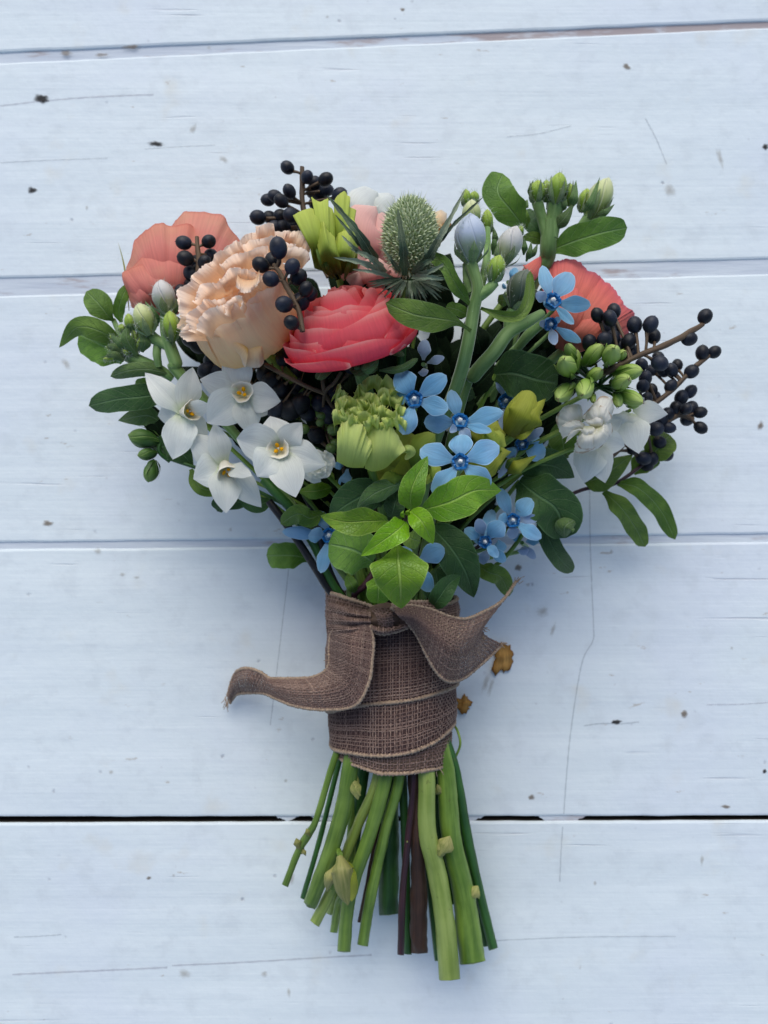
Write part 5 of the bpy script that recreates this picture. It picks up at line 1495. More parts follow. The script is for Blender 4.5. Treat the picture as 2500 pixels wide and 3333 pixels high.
narcissus('white narcissus lowest of the cluster, facing down with one bright curled petal', C5(1140, 1030), .066, pc(C5, [(858, 790, 220, .003), (1060, 705, 170, .006), (1350, 1110, 120, .014), (898, 1135, 260, .002), (1150, 1400, 230, .003), (1425, 1355, 200, -.001)]), (0.35, -0.62, .6), 40, 1.4)
narcissus('white narcissus with orange stamens facing the viewer, lower right of the cluster', C6(140, 905), .08, pc(C6, [(-190, 825, 290, .002), (70, 650, 270, .0), (315, 700, 190, .004), (500, 1030, 250, .0), (268, 1278, 260, .003), (-30, 1120, 270, .004)]), (-0.02, -0.02, 1), 41, .7)
narcissus('narcissus at right with drooping pointed white petals under the green buds', C4(830, 1270), .056, pc(C4, [(1125, 1300, 170, .002, dict(prof='ovate')), (900, 1605, 230, .002, dict(prof='ovate')), (780, 1430, 200, -.002), (960, 1190, 110, -.004)]), (0.3, -.4, .7), 36, cup=False)
narcissus('narcissus petals spreading below the browned white double flower at right', C4(560, 1490), .056, pc(C4, [(790, 1545, 200, .002, dict(prof='ovate')), (480, 1830, 240, .001, dict(prof='ovate')), (640, 1830, 200, .0, dict(prof='ovate')), (770, 1300, 150, .0), (400, 1700, 160, -.002)]), (0, -.4, .8), 36, cup=False)
def double(name, label, c, h, R, mat, seed, n=16, axis=(0, 0, 1), squash=1.0):
    r = random.Random(seed)
    t = Thing(name, label, 'flower', P(*c, h), axis, group=None)
    for i in range(n):
        q = (i + .6) / n
        phi = i * 2.39996 + r.uniform(-.2, .2)
        rr = HM(R, h) * (0.18 + .82 * q)
        z = HM(R, h) * (.75 - .62 * q)
        rz = [(rr * .15, -.1 * rr), (rr * .55, z * .35), (rr * .85, z * .85), (rr * (1.02), z * r.uniform(.85, 1.1))]
        t.part('petal', rpetal(rz, phi, .62 + .5 * (1 - q), ruff=rr * .12, rf=r.uniform(1.2, 2.2), ph=r.random() * 6, corner=.22, cn=3, rag=.09, nu=15, nt=12), M_[mat], local=True)
    to_bind(t, c[0], c[1], h - .004, 7)
    return t
double('white_stock', 'creamy white double floret behind the viewer facing narcissus', C6(430, 1030), .068, 62, 'white', 3, 14, (0.2, -.3, .9))
for label, parts in (('white crumpled double floret with browned rims, left one of the group at right', [
        ([(440, 1400), (460, 1360)], [(285, 1420), (272, 1330), (310, 1260), (380, 1222), (445, 1228), (470, 1300)], .068, .072, .006),
        ([(470, 1400), (470, 1440)], [(300, 1490), (290, 1410), (340, 1365), (420, 1345), (478, 1385)], .071, .075, .006),
        ([(460, 1420), (440, 1450)], [(330, 1520), (370, 1440), (430, 1410), (480, 1430), (470, 1490), (420, 1530)], .073, .077, .004)]),
    ('white crumpled double floret with browned rims, upper one under the green buds', [
        ([(560, 1370), (600, 1380)], [(450, 1330), (530, 1250), (570, 1190), (625, 1152), (685, 1170), (708, 1250), (690, 1330)], .069, .073, .007),
        ([(560, 1390), (620, 1390)], [(480, 1340), (520, 1270), (600, 1230), (660, 1260), (690, 1330)], .073, .077, .005),
        ([(540, 1400), (600, 1400)], [(445, 1330), (490, 1340), (560, 1330), (620, 1345), (610, 1380)], .076, .079, .003)]),
    ('white crumpled double floret with browned rims, largest and lowest at right', [
        ([(520, 1400), (600, 1390)], [(405, 1530), (415, 1585), (500, 1592), (575, 1560), (645, 1510), (692, 1450), (690, 1370)], .070, .070, .010),
        ([(500, 1410), (570, 1400)], [(420, 1500), (450, 1560), (530, 1570), (590, 1500), (600, 1430)], .073, .075, .008),
        ([(560, 1400), (610, 1395)], [(510, 1520), (560, 1560), (630, 1510), (660, 1440), (640, 1370)], .075, .077, .007),
        ([(480, 1390), (540, 1390)], [(450, 1440), (500, 1470), (550, 1460), (580, 1420)], .078, .080, .003)])):
    cx = sum(p[0] for q in parts for p in q[1]) / sum(len(q[1]) for q in parts)
    cy = sum(p[1] for q in parts for p in q[1]) / sum(len(q[1]) for q in parts)
    t = Thing('browned_white_stock', label, 'flower', P(*C4(cx, cy), .07), group='browned white florets')
    for base, rim, h0, h1, bl in parts:
        t.part('petal', fan(FB(C4, base), FB(C4, rim), h0, h1, bl, .003, .4, random.uniform(2, 3), 33, 12, fine=2), M_['white_brown'])
    to_bind(t, *C4(cx, cy), .066, 7)
# ------------------------------------------------------------------ buds and downy sprigs
def budgeo(base, tip, w, blunt=0.5):
    """bud between two (px,py,h) points"""
    a, b = P(*base), P(*tip)
    L = (b - a).length
    R = w * .5 * mm((base[2] + tip[2]) / 2)
    n, k = 15, 12
    V, UV = [], []
    for j in range(k):
        s = j / (k - 1)
        rr = R * (0.25 + .75 * math.sin(min(1, s / .55) * 1.5708)) if s < .55 else R * max(0.02, (1 - ((s - .55) / .45) ** (1.6 + blunt)) ) ** .75
        for i in range(n):
            q = 6.2832 * i / n
            m_ = 1 + .06 * math.cos(5 * q + s * 4) * (1 if s > .2 else 0)
            V.append((rr * m_ * math.cos(q), rr * m_ * math.sin(q), s * L))
            UV.append((i / n, s))
    return Geo(V, gridfaces(n, k, 0, True), UV).moved(frame(a, b - a, .3))
def bud(t, base, tip, w, m, sepals=5, hair=True, seplen=.6, sep_m='calyx', name='bud'):
    g = budgeo(base, tip, w)
    o = t.part(name, g, M_[m])
    a, b = P(*base), P(*tip)
    Lb = (b - a).length
    R = w * .5 * mm((base[2] + tip[2]) / 2)
    M = frame(a, b - a, random.random() * 6)
    for i in range(sepals):
        rz = [(R * .25, -.02 * Lb), (R * .95, .18 * Lb), (R * 1.12, seplen * .6 * Lb), (R * 1.18, seplen * Lb)]
        gs = rpetal(rz, 6.2832 * i / sepals, .5, corner=.85, cn=1.1, nu=7, nt=9, base=.9).moved(M)
        t.part('sepal', gs, M_[sep_m], parent=o)
        if hair and i == 0:
            t.part('hair', hairs(g, 130, 0.0013, 0.00007, int(base[0])), M_['hair'], parent=o, stuff=True)
    return o
def stalk(t, pts, r, m='stem_downy', hair=0, name='stem'):
    g = ptube(pts, r, n=10, steps=8 * len(pts))
    o = t.part(name, g, M_[m])
    if hair:
        t.part('hair', hairs(g, int(hair * 1.6), 0.0015, 0.00007, hair), M_['hair'], parent=o, stuff=True)
    return o
def leaf(t, pts, w, m, prof='leaf', **k):
    return t.part('leaf', blade(pts, w, prof, **k), M_[m])
q3 = lambda C, l: [(*C(a, b), h_) for a, b, h_ in l]

# tall downy sprig in front, right of the thistle
t = Thing('downy_bud_sprig', 'tall downy stem with a pale blue bud and curled leaves right of the thistle', 'bud sprig', P(*C3(380, 1659), .09))
stalk(t, q3(C3, [(435, 900, .1), (485, 1080, .1), (455, 1250, .098), (400, 1560, .094)]) + [(*C7(560, 420), .082), (1400, 1500, .06), (1320, 1960, .038), (1300, 2080, .034)], [22, 19, 21, 22, 22, 18, 13, 13], 'stem_downy', 900)
stalk(t, q3(C3, [(620, 1040, .1), (560, 1100, .1), (490, 1150, .099)]), [16, 18, 20], 'stem_downy', 150, 'side_stem')
stalk(t, q3(C3, [(400, 900, .096), (410, 1020, .097), (440, 1120, .097)]), [14, 16, 16], 'stem_downy', 100, 'side_stem')
stalk(t, q3(C3, [(560, 620, .088), (560, 800, .09), (540, 950, .095), (500, 1100, .098)]), [10, 12, 14, 14], 'stem_downy', 100, 'side_stem')
bud(t, (*C3(436, 905), .1), (*C3(430, 505), .104), 104, 'bud_blue', 5, seplen=.42)
bud(t, (*C3(590, 1050), .1), (*C3(660, 828), .103), 60, 'bud_green', 5, seplen=.62)
bud(t, (*C3(670, 920), .09), (*C3(790, 605), .093), 80, 'bud_lilac', 5, seplen=.5)
bud(t, (*C3(440, 640), .085), (*C3(440, 400), .087), 62, 'bud_cream', 5, seplen=.4)
bud(t, (*C3(560, 680), .083), (*C3(560, 475), .086), 40, 'bud_green', 4, seplen=.5)
bud(t, (*C3(400, 470), .075), (*C3(395, 320), .077), 34, 'bud_green', 4)
bud(t, (*C3(455, 450), .073), (*C3(460, 335), .075), 36, 'bud_green', 4)
bud(t, (*C3(810, 690), .085), (*C3(820, 600), .087), 24, 'bud_green', 4)
for (a, b_, c_, d_) in ((600, 830, 610, 640), (640, 840, 650, 690), (860, 880, 900, 720), (880, 860, 950, 740), (840, 830, 840, 690), (620, 760, 600, 600)):
    leaf(t, q3(C3, [(a, b_, .082), ((a + c_) / 2 + 8, (b_ + d_) / 2, .085), (c_, d_, .082)]), 22, 'leaf_soft', 'lance', cup=-.4)
leaf(t, q3(C3, [(425, 1210, .099), (330, 1080, .104), (230, 910, .106), (112, 828, .1)]), 44, 'leaf_mid', 'oblong', wave=.25, cup=.35, wf=1.6)
leaf(t, q3(C3, [(440, 1420, .098), (330, 1350, .106), (180, 1320, .108), (0, 1290, .108), (-225, 1200, .102)]), 96, 'leaf_mid', 'spoon', wave=.14, wf=1.8)
leaf(t, q3(C3, [(510, 1240, .097), (680, 1300, .101), (810, 1290, .103), (880, 1160, .102), (890, 950, .098)]), 36, 'leaf_mid', 'oblong', cup=.6)
leaf(t, q3(C3, [(420, 1300, .094), (330, 1250, .096), (240, 1230, .094)]), 40, 'leaf_mid', 'oblong', wave=.1)

t = Thing('downy_bud_sprig', 'downy stem leaning right with a dark closed bud cradled by a leaf', 'bud sprig', P(*C3(720, 1420), .085))
stalk(t, q3(C3, [(980, 1280, .08), (860, 1350, .084), (720, 1430, .086), (610, 1580, .086)]) + [(*C7(700, 330), .078), (*C7(600, 520), .068), (1340, 1960, .038), (1310, 2080, .034)], [15, 20, 23, 24, 24, 18, 13, 13], 'stem_downy', 700)
bud(t, (*C3(750, 1240), .087), (*C3(870, 940), .092), 84, 'bud_dark', 4, seplen=.35)
stalk(t, q3(C3, [(750, 1250, .087), (720, 1330, .086), (715, 1430, .085)]), [16, 14, 14], 'stem_downy', 60, 'side_stem')
leaf(t, q3(C3, [(640, 1190, .07), (680, 1180, .072), (720, 1200, .07)]), 40, 'leaf_mid', 'oblong')
stalk(t, q3(C3, [(1000, 1330, .066), (900, 1420, .066), (780, 1560, .06)]), [20, 18, 14], 'stem_downy', 100, 'side_stem')

# top right sprig
t = Thing('downy_bud_sprig', 'pale downy sprig at the top right with lime buds and one whitish bud', 'bud sprig', P(*C3(1020, 860), .05))
stalk(t, q3(C3, [(1040, 560, .056), (1030, 760, .054), (1010, 880, .05)]) + [(1720, 960, .046), (1560, 1400, .04), (1340, 1960, .036), (1310, 2080, .034)], [26, 28, 26, 20, 15, 12, 12], 'stem_downy', 400)
stalk(t, q3(C3, [(945, 420, .058), (985, 560, .056), (1025, 700, .055)]), [20, 18, 20], 'stem_downy', 140, 'side_stem')
stalk(t, q3(C3, [(1350, 540, .052), (1260, 640, .052), (1140, 740, .052), (1060, 780, .052)]), [22, 16, 16, 16], 'stem_downy', 140, 'side_stem')
stalk(t, q3(C3, [(1090, 430, .058), (1070, 560, .056), (1050, 700, .055)]), [28, 26, 24], 'stem_downy', 140, 'side_stem')
bud(t, (*C3(940, 440), .058), (*C3(950, 250), .06), 54, 'bud_green', 5, seplen=.95)
bud(t, (*C3(1085, 440), .06), (*C3(1120, 190), .062), 62, 'bud_green', 5, seplen=.7)
bud(t, (*C3(1345, 560), .053), (*C3(1500, 235), .056), 80, 'bud_cream', 5, seplen=.62)
bud(t, (*C3(1280, 500), .051), (*C3(1335, 315), .053), 40, 'bud_green', 4, seplen=.6)
bud(t, (*C3(1010, 420), .055), (*C3(1015, 250), .056), 40, 'bud_green', 4, seplen=1.05)
bud(t, (*C3(1190, 450), .055), (*C3(1195, 275), .056), 40, 'bud_green', 4, seplen=1.05)
for (pts, w_) in (([(1200, 480), (1230, 380), (1245, 250)], 32), ([(1140, 420), (1160, 330), (1205, 270)], 26), ([(980, 400), (985, 320), (1000, 255)], 22), ([(1020, 480), (1050, 320), (1055, 215)], 24), ([(1400, 520), (1470, 500), (1545, 435)], 26), ([(1300, 500), (1360, 420), (1430, 225)], 30), ([(900, 400), (895, 320), (915, 250)], 22), ([(1060, 640), (1160, 540), (1230, 420)], 44), ([(1090, 500), (1140, 430), (1140, 330)], 40)):
    leaf(t, q3(C3, [(*pts[0], .056), (*pts[1], .061), (*pts[2], .058)]), w_, 'leaf_soft', 'lance', cup=-.35)
leaf(t, q3(C3, [(845, 615, .056), (740, 480, .062), (640, 340, .063), (680, 200, .058)]), 102, 'leaf_mid', 'oblong', wave=.1, fold=.12)
leaf(t, q3(C3, [(860, 620, .053), (835, 540, .057), (800, 470, .054)]), 42, 'leaf_mid', 'oblong')
leaf(t, q3(C3, [(1060, 790, .054), (1240, 720, .058), (1440, 660, .06), (1640, 620, .056)]), 100, 'leaf_mid', 'oblong', wave=.08, fold=.1)
leaf(t, q3(C3, [(1000, 700, .05), (930, 620, .053), (880, 560, .05), (890, 470, .048)]), 50, 'leaf_dark', 'oblong')
leaf(t, q3(C3, [(1010, 740, .05), (900, 690, .054), (800, 720, .052)]), 40, 'leaf_mid', 'lance')
leaf(t, q3(C3, [(840, 470, .044), (855, 440, .045), (870, 400, .044)]), 26, 'leaf_soft', 'lance')

# left sprig
t = Thing('downy_bud_sprig', 'downy sprig on the left edge with a lilac white bud and hairy calyces', 'bud sprig', P(*C5(700, 300), .06))
stalk(t, q3(C1, [(920, 1260, .064), (930, 1440, .064), (1000, 1659, .062)]) + [(*C5(800, 330), .06), (840, 1500, .048), (1180, 1960, .038), (1210, 2080, .034)], [18, 20, 22, 20, 14, 11, 11], 'stem_downy', 360)
stalk(t, q3(C1, [(970, 1440, .064), (960, 1500, .064), (950, 1540, .063)]), [16, 16, 16], 'stem_downy', 80, 'side_stem')
stalk(t, q3(C1, [(780, 1440, .062), (860, 1490, .063), (960, 1540, .063)]), [24, 18, 18], 'stem_downy', 120, 'side_stem')
stalk(t, q3(C1, [(560, 1560, .058), (700, 1640, .058), (850, 1700, .058), (980, 1780, .056)]), [22, 22, 18, 14], 'stem_downy', 260, 'side_stem')
stalk(t, q3(C1, [(860, 1530, .062), (855, 1600, .062), (870, 1690, .06)]), [14, 14, 12], 'stem_downy', 80, 'side_stem')
stalk(t, q3(C1, [(520, 1330, .05), (560, 1420, .052), (640, 1560, .054)]), [8, 9, 10], 'stem_downy', 0, 'side_stem')
bud(t, (*C1(930, 1290), .066), (*C1(885, 1020), .068), 76, 'bud_lilac', 5, seplen=.45)
bud(t, (*C1(800, 1450), .066), (*C1(715, 1200), .068), 68, 'bud_cream', 5, seplen=.5)
bud(t, (*C1(975, 1500), .067), (*C1(955, 1258), .069), 54, 'bud_green', 5, seplen=.62)
bud(t, (*C1(660, 1430), .058), (*C1(632, 1280), .06), 36, 'bud_green', 4, seplen=.5)
bud(t, (*C1(590, 1440), .057), (*C1(580, 1360), .058), 26, 'bud_green', 4, seplen=.6)
for (x0, y0, x1, y1, w_) in ((700, 1560, 670, 1400, 40), (600, 1540, 490, 1450, 34), (600, 1580, 460, 1540, 34), (640, 1590, 540, 1480, 34), (620, 1620, 440, 1630, 30), (660, 1610, 590, 1560, 30), (700, 1590, 740, 1450, 34), (760, 1560, 700, 1350, 32)):
    bud(t, (*C1(x0, y0), .06), (*C1(x1, y1), .064), w_ * .55, 'bud_green', 4, seplen=1.15)
for (pts, w_) in (([(700, 1600), (620, 1470), (640, 1360)], 44), ([(740, 1580), (760, 1490), (690, 1380)], 40), ([(600, 1600), (520, 1540), (450, 1540)], 32), ([(640, 1560), (560, 1500), (480, 1430)], 30), ([(600, 1650), (520, 1600), (440, 1620)], 30), ([(860, 1380), (840, 1300), (760, 1180)], 30), ([(990, 1300), (1010, 1220), (980, 1180)], 20), ([(690, 1440), (650, 1380), (610, 1400)], 24)):
    leaf(t, q3(C1, [(*pts[0], .062), (*pts[1], .066), (*pts[2], .063)]), w_, 'leaf_soft', 'lance', cup=-.4)
leaf(t, q3(C1, [(540, 1350, .05), (480, 1300, .054), (400, 1200, .056), (310, 1110, .052)]), 86, 'leaf_mid', 'spoon', wave=.06)
leaf(t, q3(C1, [(580, 1350, .05), (560, 1260, .052), (590, 1150, .054), (640, 1060, .05)]), 38, 'leaf_mid', 'oblong', wave=.1)
leaf(t, q3(C1, [(600, 1540, .05), (420, 1420, .058), (240, 1390, .058), (100, 1545, .048)]), 74, 'leaf_mid', 'leaf', fold=-.3, wave=.06)
leaf(t, q3(C1, [(600, 1640, .049), (480, 1560, .053), (360, 1490, .053), (250, 1440, .05)]), 118, 'leaf_mid', 'oblong', wave=.08)
leaf(t, q3(C5, [(720, 330, .058), (560, 290, .062), (400, 300, .062), (258, 345, .056)]), 48, 'leaf_soft', 'oblong', cup=-.5)
t.part('dry_tip', blade(q3(C1, [(640, 1260, .045), (625, 1080, .047), (600, 900, .046), (555, 725, .043)]), 8, 'lance'), M_['node'])

# ------------------------------------------------------------------ leafy sprigs
t = Thing('leaf_rosette', 'bright green rosette of glossy young leaves in the middle above the ribbon', 'leafy sprig', P(*C8(1130, 540), .09))
leaf(t, q3(C8, [(1155, 500, .094), (1165, 330, .101), (1285, 80, .098)]), 84, 'leaf_bright', 'leaf', fold=.25, wave=.1, wf=2.2)
leaf(t, q3(C8, [(1235, 500, .093), (1450, 440, .101), (1650, 350, .1), (1855, 345, .093)]), 128, 'leaf_bright', 'leaf', fold=.12, wave=.11, wf=2.4)
leaf(t, q3(C8, [(980, 580, .093), (820, 585, .099), (640, 590, .099), (455, 542, .093)]), 86, 'leaf_bright', 'leaf', fold=.3, wave=.18, wf=1.8)
leaf(t, q3(C8, [(1120, 590, .096), (1020, 680, .103), (770, 852, .098)]), 84, 'leaf_lime', 'leaf', fold=.25, wave=.12, wf=2)
leaf(t, q3(C8, [(1150, 505, .098), (1240, 590, .105), (1328, 760, .1)]), 74, 'leaf_lime', 'leaf', fold=.25)
leaf(t, q3(C8, [(1050, 770, .092), (1060, 900, .1), (1075, 1080, .1), (1080, 1258, .092)]), 184, 'leaf_bright', 'ovate', fold=.08, wave=.12, wf=2.2, nu=13)
leaf(t, q3(C8, [(860, 900, .076), (720, 810, .082), (520, 760, .076)]), 148, 'leaf_mid', 'oblong', fold=.08, wave=.07)
leaf(t, q3(C8, [(900, 1010, .078), (905, 1110, .081), (900, 1220, .076)]), 76, 'leaf_bright', 'oblong', fold=.1)
leaf(t, q3(C8, [(1120, 690, .076), (1160, 720, .078), (1230, 740, .076)]), 60, 'leaf_mid', 'oblong')
for pts, w_ in (([(1110, 560), (1090, 530), (1100, 500)], 16), ([(1130, 560), (1130, 520), (1150, 490)], 18)):
    leaf(t, q3(C8, [(*pts[0], .096), (*pts[1], .1), (*pts[2], .1)]), w_, 'leaf_lime', 'lance', cup=-.5)
stalk(t, q3(C8, [(1125, 530, .098), (1110, 600, .092), (1050, 780, .078)]) + [(1265, 1960, .045), (1270, 2080, .036)], [8, 9, 9, 9, 9], 'stem_maroon')

def sprig(label, leaves, base, stem_pts=None, m='stem_green', r=7):
    t = Thing('leafy_sprig', label, 'leafy sprig', P(*base))
    for (pts, w_, mt, pr, kw) in leaves:
        leaf(t, pts, w_, mt, pr, **kw)
    if stem_pts:
        stalk(t, stem_pts, r, m)
    return t
BIND = [(1290, 1970, .038), (1285, 2080, .034)]
BINDL = [(1255, 1970, .038), (1262, 2080, .034)]
sprig('dark oblong leaf under the salmon ranunculus at right', [(q3(C7, [(850, 330, .06), (1000, 320, .066), (1180, 370, .066), (1340, 400, .06)]), 150, 'leaf_dark', 'oblong', dict(fold=.1)),
      (q3(C7, [(700, 500, .06), (640, 470, .064), (600, 350, .062)]), 50, 'leaf_dark', 'leaf', {})], (*C7(850, 330), .06), [(*C7(860, 330), .06), (1440, 1600, .045)] + BIND)
sprig('dark pointed leaf below the olive bud, pointing right', [(q3(C7, [(1050, 1090, .05), (1180, 1030, .056), (1320, 1040, .056), (1470, 1125, .05)]), 112, 'leaf_dark', 'leaf', dict(fold=.1)),
      (q3(C7, [(1340, 700, .044), (1380, 850, .048), (1400, 980, .044)]), 90, 'leaf_mid', 'leaf', {}), (q3(C7, [(1300, 1000, .04), (1360, 900, .046), (1440, 860, .042)]), 80, 'leaf_soft', 'leaf', {})], (*C7(1050, 1090), .05), [(*C7(1060, 1090), .05), (1520, 1700, .042)] + BIND)
sprig('large dark wavy leaf with a curled back edge, low right', [(q3(C7, [(1040, 1150, .052), (1180, 1260, .058), (1330, 1370, .058), (1400, 1590, .05)]), 150, 'leaf_dark', 'oblong', dict(wave=.16, wf=1.6, fold=.15)),
      (q3(C7, [(1390, 1590, .053), (1400, 1500, .059), (1500, 1430, .054)]), 64, 'leaf_soft', 'leaf', dict(cup=-.4)),
      (q3(C7, [(1300, 1300, .05), (1400, 1290, .056), (1490, 1390, .053)]), 60, 'leaf_dark', 'leaf', dict(wave=.1))], (*C7(1040, 1150), .05), [(*C7(1045, 1150), .05), (1560, 1720, .042)] + BIND)
sprig('narrow dark leaf drooping over the white boards at lower right', [(q3(R5, [(420, -60, .04), (470, 80, .044), (530, 190, .04), (605, 268, .03)]), 62, 'leaf_dark', 'oblong', dict(fold=.15)),
      (q3(R5, [(80, 225, .035), (150, 270, .04), (220, 300, .037), (262, 400, .028)]), 60, 'leaf_mid', 'oblong', dict(wave=.1))], (*R5(420, -60), .04), [(*R5(420, -60), .04), (1600, 1850, .036)] + BIND)
sprig('two wavy leaves far right lying low over the table', [([(1965, 1600, .03), (2020, 1650, .034), (2070, 1720, .026), (2098, 1780, .018)], 62, 'leaf_mid', 'oblong', dict(wave=.18, wf=2)),
      ([(2010, 1572, .03), (2080, 1590, .035), (2150, 1660, .028), (2198, 1757, .02)], 58, 'leaf_mid', 'oblong', dict(wave=.18, wf=2)),
      ([(1900, 1570, .034), (1960, 1550, .038), (2060, 1480, .034)], 92, 'leaf_mid', 'leaf', dict(wave=.1)), ([(2110, 1500, .026), (2150, 1450, .03), (2180, 1415, .026)], 90, 'leaf_mid', 'oblong', dict()), ([(2060, 1540, .024), (2100, 1500, .027), (2150, 1490, .024)], 70, 'leaf_mid', 'oblong', {})],
      (1960, 1598, .03), [(2180, 1440, .026), (2010, 1570, .03), (1880, 1600, .032), (1650, 1720, .036)] + BIND, 'stem_maroon', 6)
sprig('dark leaves right of the rosette folded over the ribbon top', [(q3(C8, [(1300, 620, .052), (1440, 760, .06), (1570, 960, .06), (1640, 1175, .05)]), 128, 'leaf_dark', 'leaf', dict(wave=.1, fold=.15)),
      (q3(C8, [(1320, 1255, .06), (1370, 1180, .066), (1450, 1070, .066), (1540, 1000, .06)]), 66, 'leaf_dark', 'leaf', dict(fold=.3)),
      (q3(C8, [(1340, 950, .05), (1380, 1100, .054), (1440, 1240, .05)]), 110, 'leaf_dark', 'leaf', {})], (*C8(1300, 620), .052), [(*C8(1300, 620), .05), (1380, 1850, .044)] + BIND)
sprig('downy grey leaf arching left behind the rosette', [(q3(C8, [(1110, 290, .072), (960, 330, .08), (830, 400, .08), (735, 490, .074)]), 66, 'leaf_soft', 'leaf', dict(cup=-.5)),
      (q3(C8, [(960, 330, .064), (800, 380, .07), (640, 470, .068), (525, 560, .062)]), 120, 'leaf_dark', 'leaf', dict(fold=.1)),
      (q3(C8, [(1000, 560, .066), (1030, 460, .07), (1060, 340, .066)]), 70, 'leaf_dark', 'leaf', {}),
      (q3(C8, [(860, 480, .062), (900, 420, .066), (1040, 370, .064)]), 60, 'leaf_dark', 'lance', {})], (*C8(1110, 290), .07), [(*C8(1110, 290), .07), (1290, 1650, .06)] + BIND)
sprig('green leaf lying across the black stems left of the rosette', [(q3(C8, [(475, 520, .054), (380, 560, .06), (280, 530, .061), (150, 605, .054)]), 62, 'leaf_mid', 'oblong', dict(fold=-.2, wave=.1)),
      (q3(C8, [(360, 870, .03), (240, 850, .034), (120, 850, .034), (42, 850, .03)]), 84, 'leaf_mid', 'oblong', dict(wave=.06)),
      (q3(C8, [(660, 1000, .05), (700, 1080, .054), (735, 1140, .05)]), 40, 'leaf_mid', 'leaf', dict())], (*C8(475, 520), .054), [(*C8(475, 520), .052), (1120, 1850, .044)] + BINDL)
sprig('dull leaf half hidden under the viewer facing narcissus', [(q3(C6, [(300, 1230, .058), (420, 1230, .062), (545, 1200, .056)]), 50, 'leaf_bright', 'oblong', dict(cup=-.3)),
      (q3(C5, [(880, 1060, .05), (950, 1200, .054), (1110, 1230, .05)]), 44, 'leaf_mid', 'oblong', {}),
      (q3(C5, [(1100, 1390, .042), (1130, 1310, .046), (1310, 1320, .042)]), 56, 'leaf_dark', 'oblong', {}),
      (q3(C5, [(1250, 1300, .044), (1400, 1330, .046), (1500, 1300, .044)]), 60, 'leaf_dark', 'leaf', {})], (*C6(300, 1230), .058), [(*C6(310, 1230), .056), (1100, 1750, .046)] + BINDL)
sprig('wavy dark green leaf pointing left, beside the leftmost narcissus', [(q3(C5, [(720, 470, .05), (520, 500, .056), (320, 520, .056), (92, 572, .048)]), 82, 'leaf_dark', 'oblong', dict(wave=.15, wf=1.5)),
      (q3(C5, [(600, 380, .046), (520, 390, .048), (450, 400, .046)]), 30, 'leaf_mid', 'oblong', {})], (*C5(720, 470), .05), [(*C5(720, 470), .05), (900, 1600, .044)] + BINDL)
sprig('yellowish olive leaf under the wavy left leaf', [(q3(C5, [(680, 720, .044), (560, 650, .049), (440, 660, .048), (318, 685, .042)]), 66, 'leaf_soft', 'ovate', {}),
      (q3(C5, [(590, 910, .042), (700, 880, .048), (800, 930, .046), (900, 1040, .042)]), 90, 'leaf_dark', 'leaf', {}),
      (q3(C5, [(560, 560, .042), (600, 700, .047), (690, 830, .044)]), 70, 'leaf_deep', 'leaf', {})], (*C5(680, 720), .044), [(*C5(690, 730), .044), (900, 1650, .04)] + BINDL)
# bare dark stems at the left
for i, (label, pts, rr, mt) in enumerate((('upper black bare stem slanting to the ribbon on the left', q3(C8, [(60, 430, .05), (160, 560, .05), (300, 760, .048), (440, 980, .046), (530, 1120, .044)]), 13, 'stem_black'),
                      ('second black bare stem behind the green leaf at left', q3(C8, [(340, 380, .052), (400, 500, .05), (440, 640, .048), (540, 1000, .044)]), 12, 'stem_black'),
                      ('smooth green narcissus stalk slanting under the white cluster', q3(C8, [(20, 260, .052), (120, 370, .052), (240, 500, .05), (420, 780, .046), (540, 1050, .044)]), 16, 'stem_deep'),
                      ('upright green stalk under the pale lime double flower', q3(C6, [(760, 1060, .062), (720, 1200, .06), (690, 1330, .056), (720, 1700, .05)]), 17, 'stem_green'),
                      ('thin maroon stalk right of centre just above the ribbon', q3(C8, [(880, 960, .05), (800, 1080, .05), (720, 1180, .048)]), 11, 'stem_maroon'))):
    t = Thing('bare_stalk', label, 'stalk', P(*pts[0]), group='bare stalks inside the bouquet')
    t.part('stalk', ptube(pts + [(pts[-1][0] * .5 + 637, 2040, .04)], rr, n=9, steps=24), M_[mt])

# ------------------------------------------------------------------ waxy green buds
def waxy(t, C, lst, h, m):
    for (x0, y0, x1, y1, w_, dh) in lst:
        o = bud(t, (*C(x0, y0), h), (*C(x1, y1), h + dh), w_ * K7, m, 3, False, .78, 'bract_wax')
        a_, b_ = P(*C(x0, y0), h), P(*C(x1, y1), h + dh)
        t.part('tip_scar', hairs(ellipsoid(1, 1, 1, 8, 5).moved(frame(b_, b_ - a_) @ Matrix.Scale(w_ * .05 * K7 * mm(h), 4)), 9, .0011, .00016, int(x0)), M_['twig'], parent=o)
M_['bract_wax'] = petal_mat('waxy bud scale', [(0, lin(70, 108, 36)), (.6, lin(108, 146, 58)), (1, lin(160, 184, 96))], lin(172, 194, 112), .7, .08, 16, .15, .4, .4, blot=.1)
M_['bract_wax_dark'] = petal_mat('dark waxy bud scale', [(0, lin(34, 66, 24)), (.6, lin(58, 94, 38)), (1, lin(104, 134, 62))], lin(120, 148, 78), .7, .08, 16, .15, .4, .4, blot=.1)
t = Thing('green_bud_cluster', 'cluster of waxy green buds at right above the browned white florets', 'buds', P(*C4(560, 1020), .06))
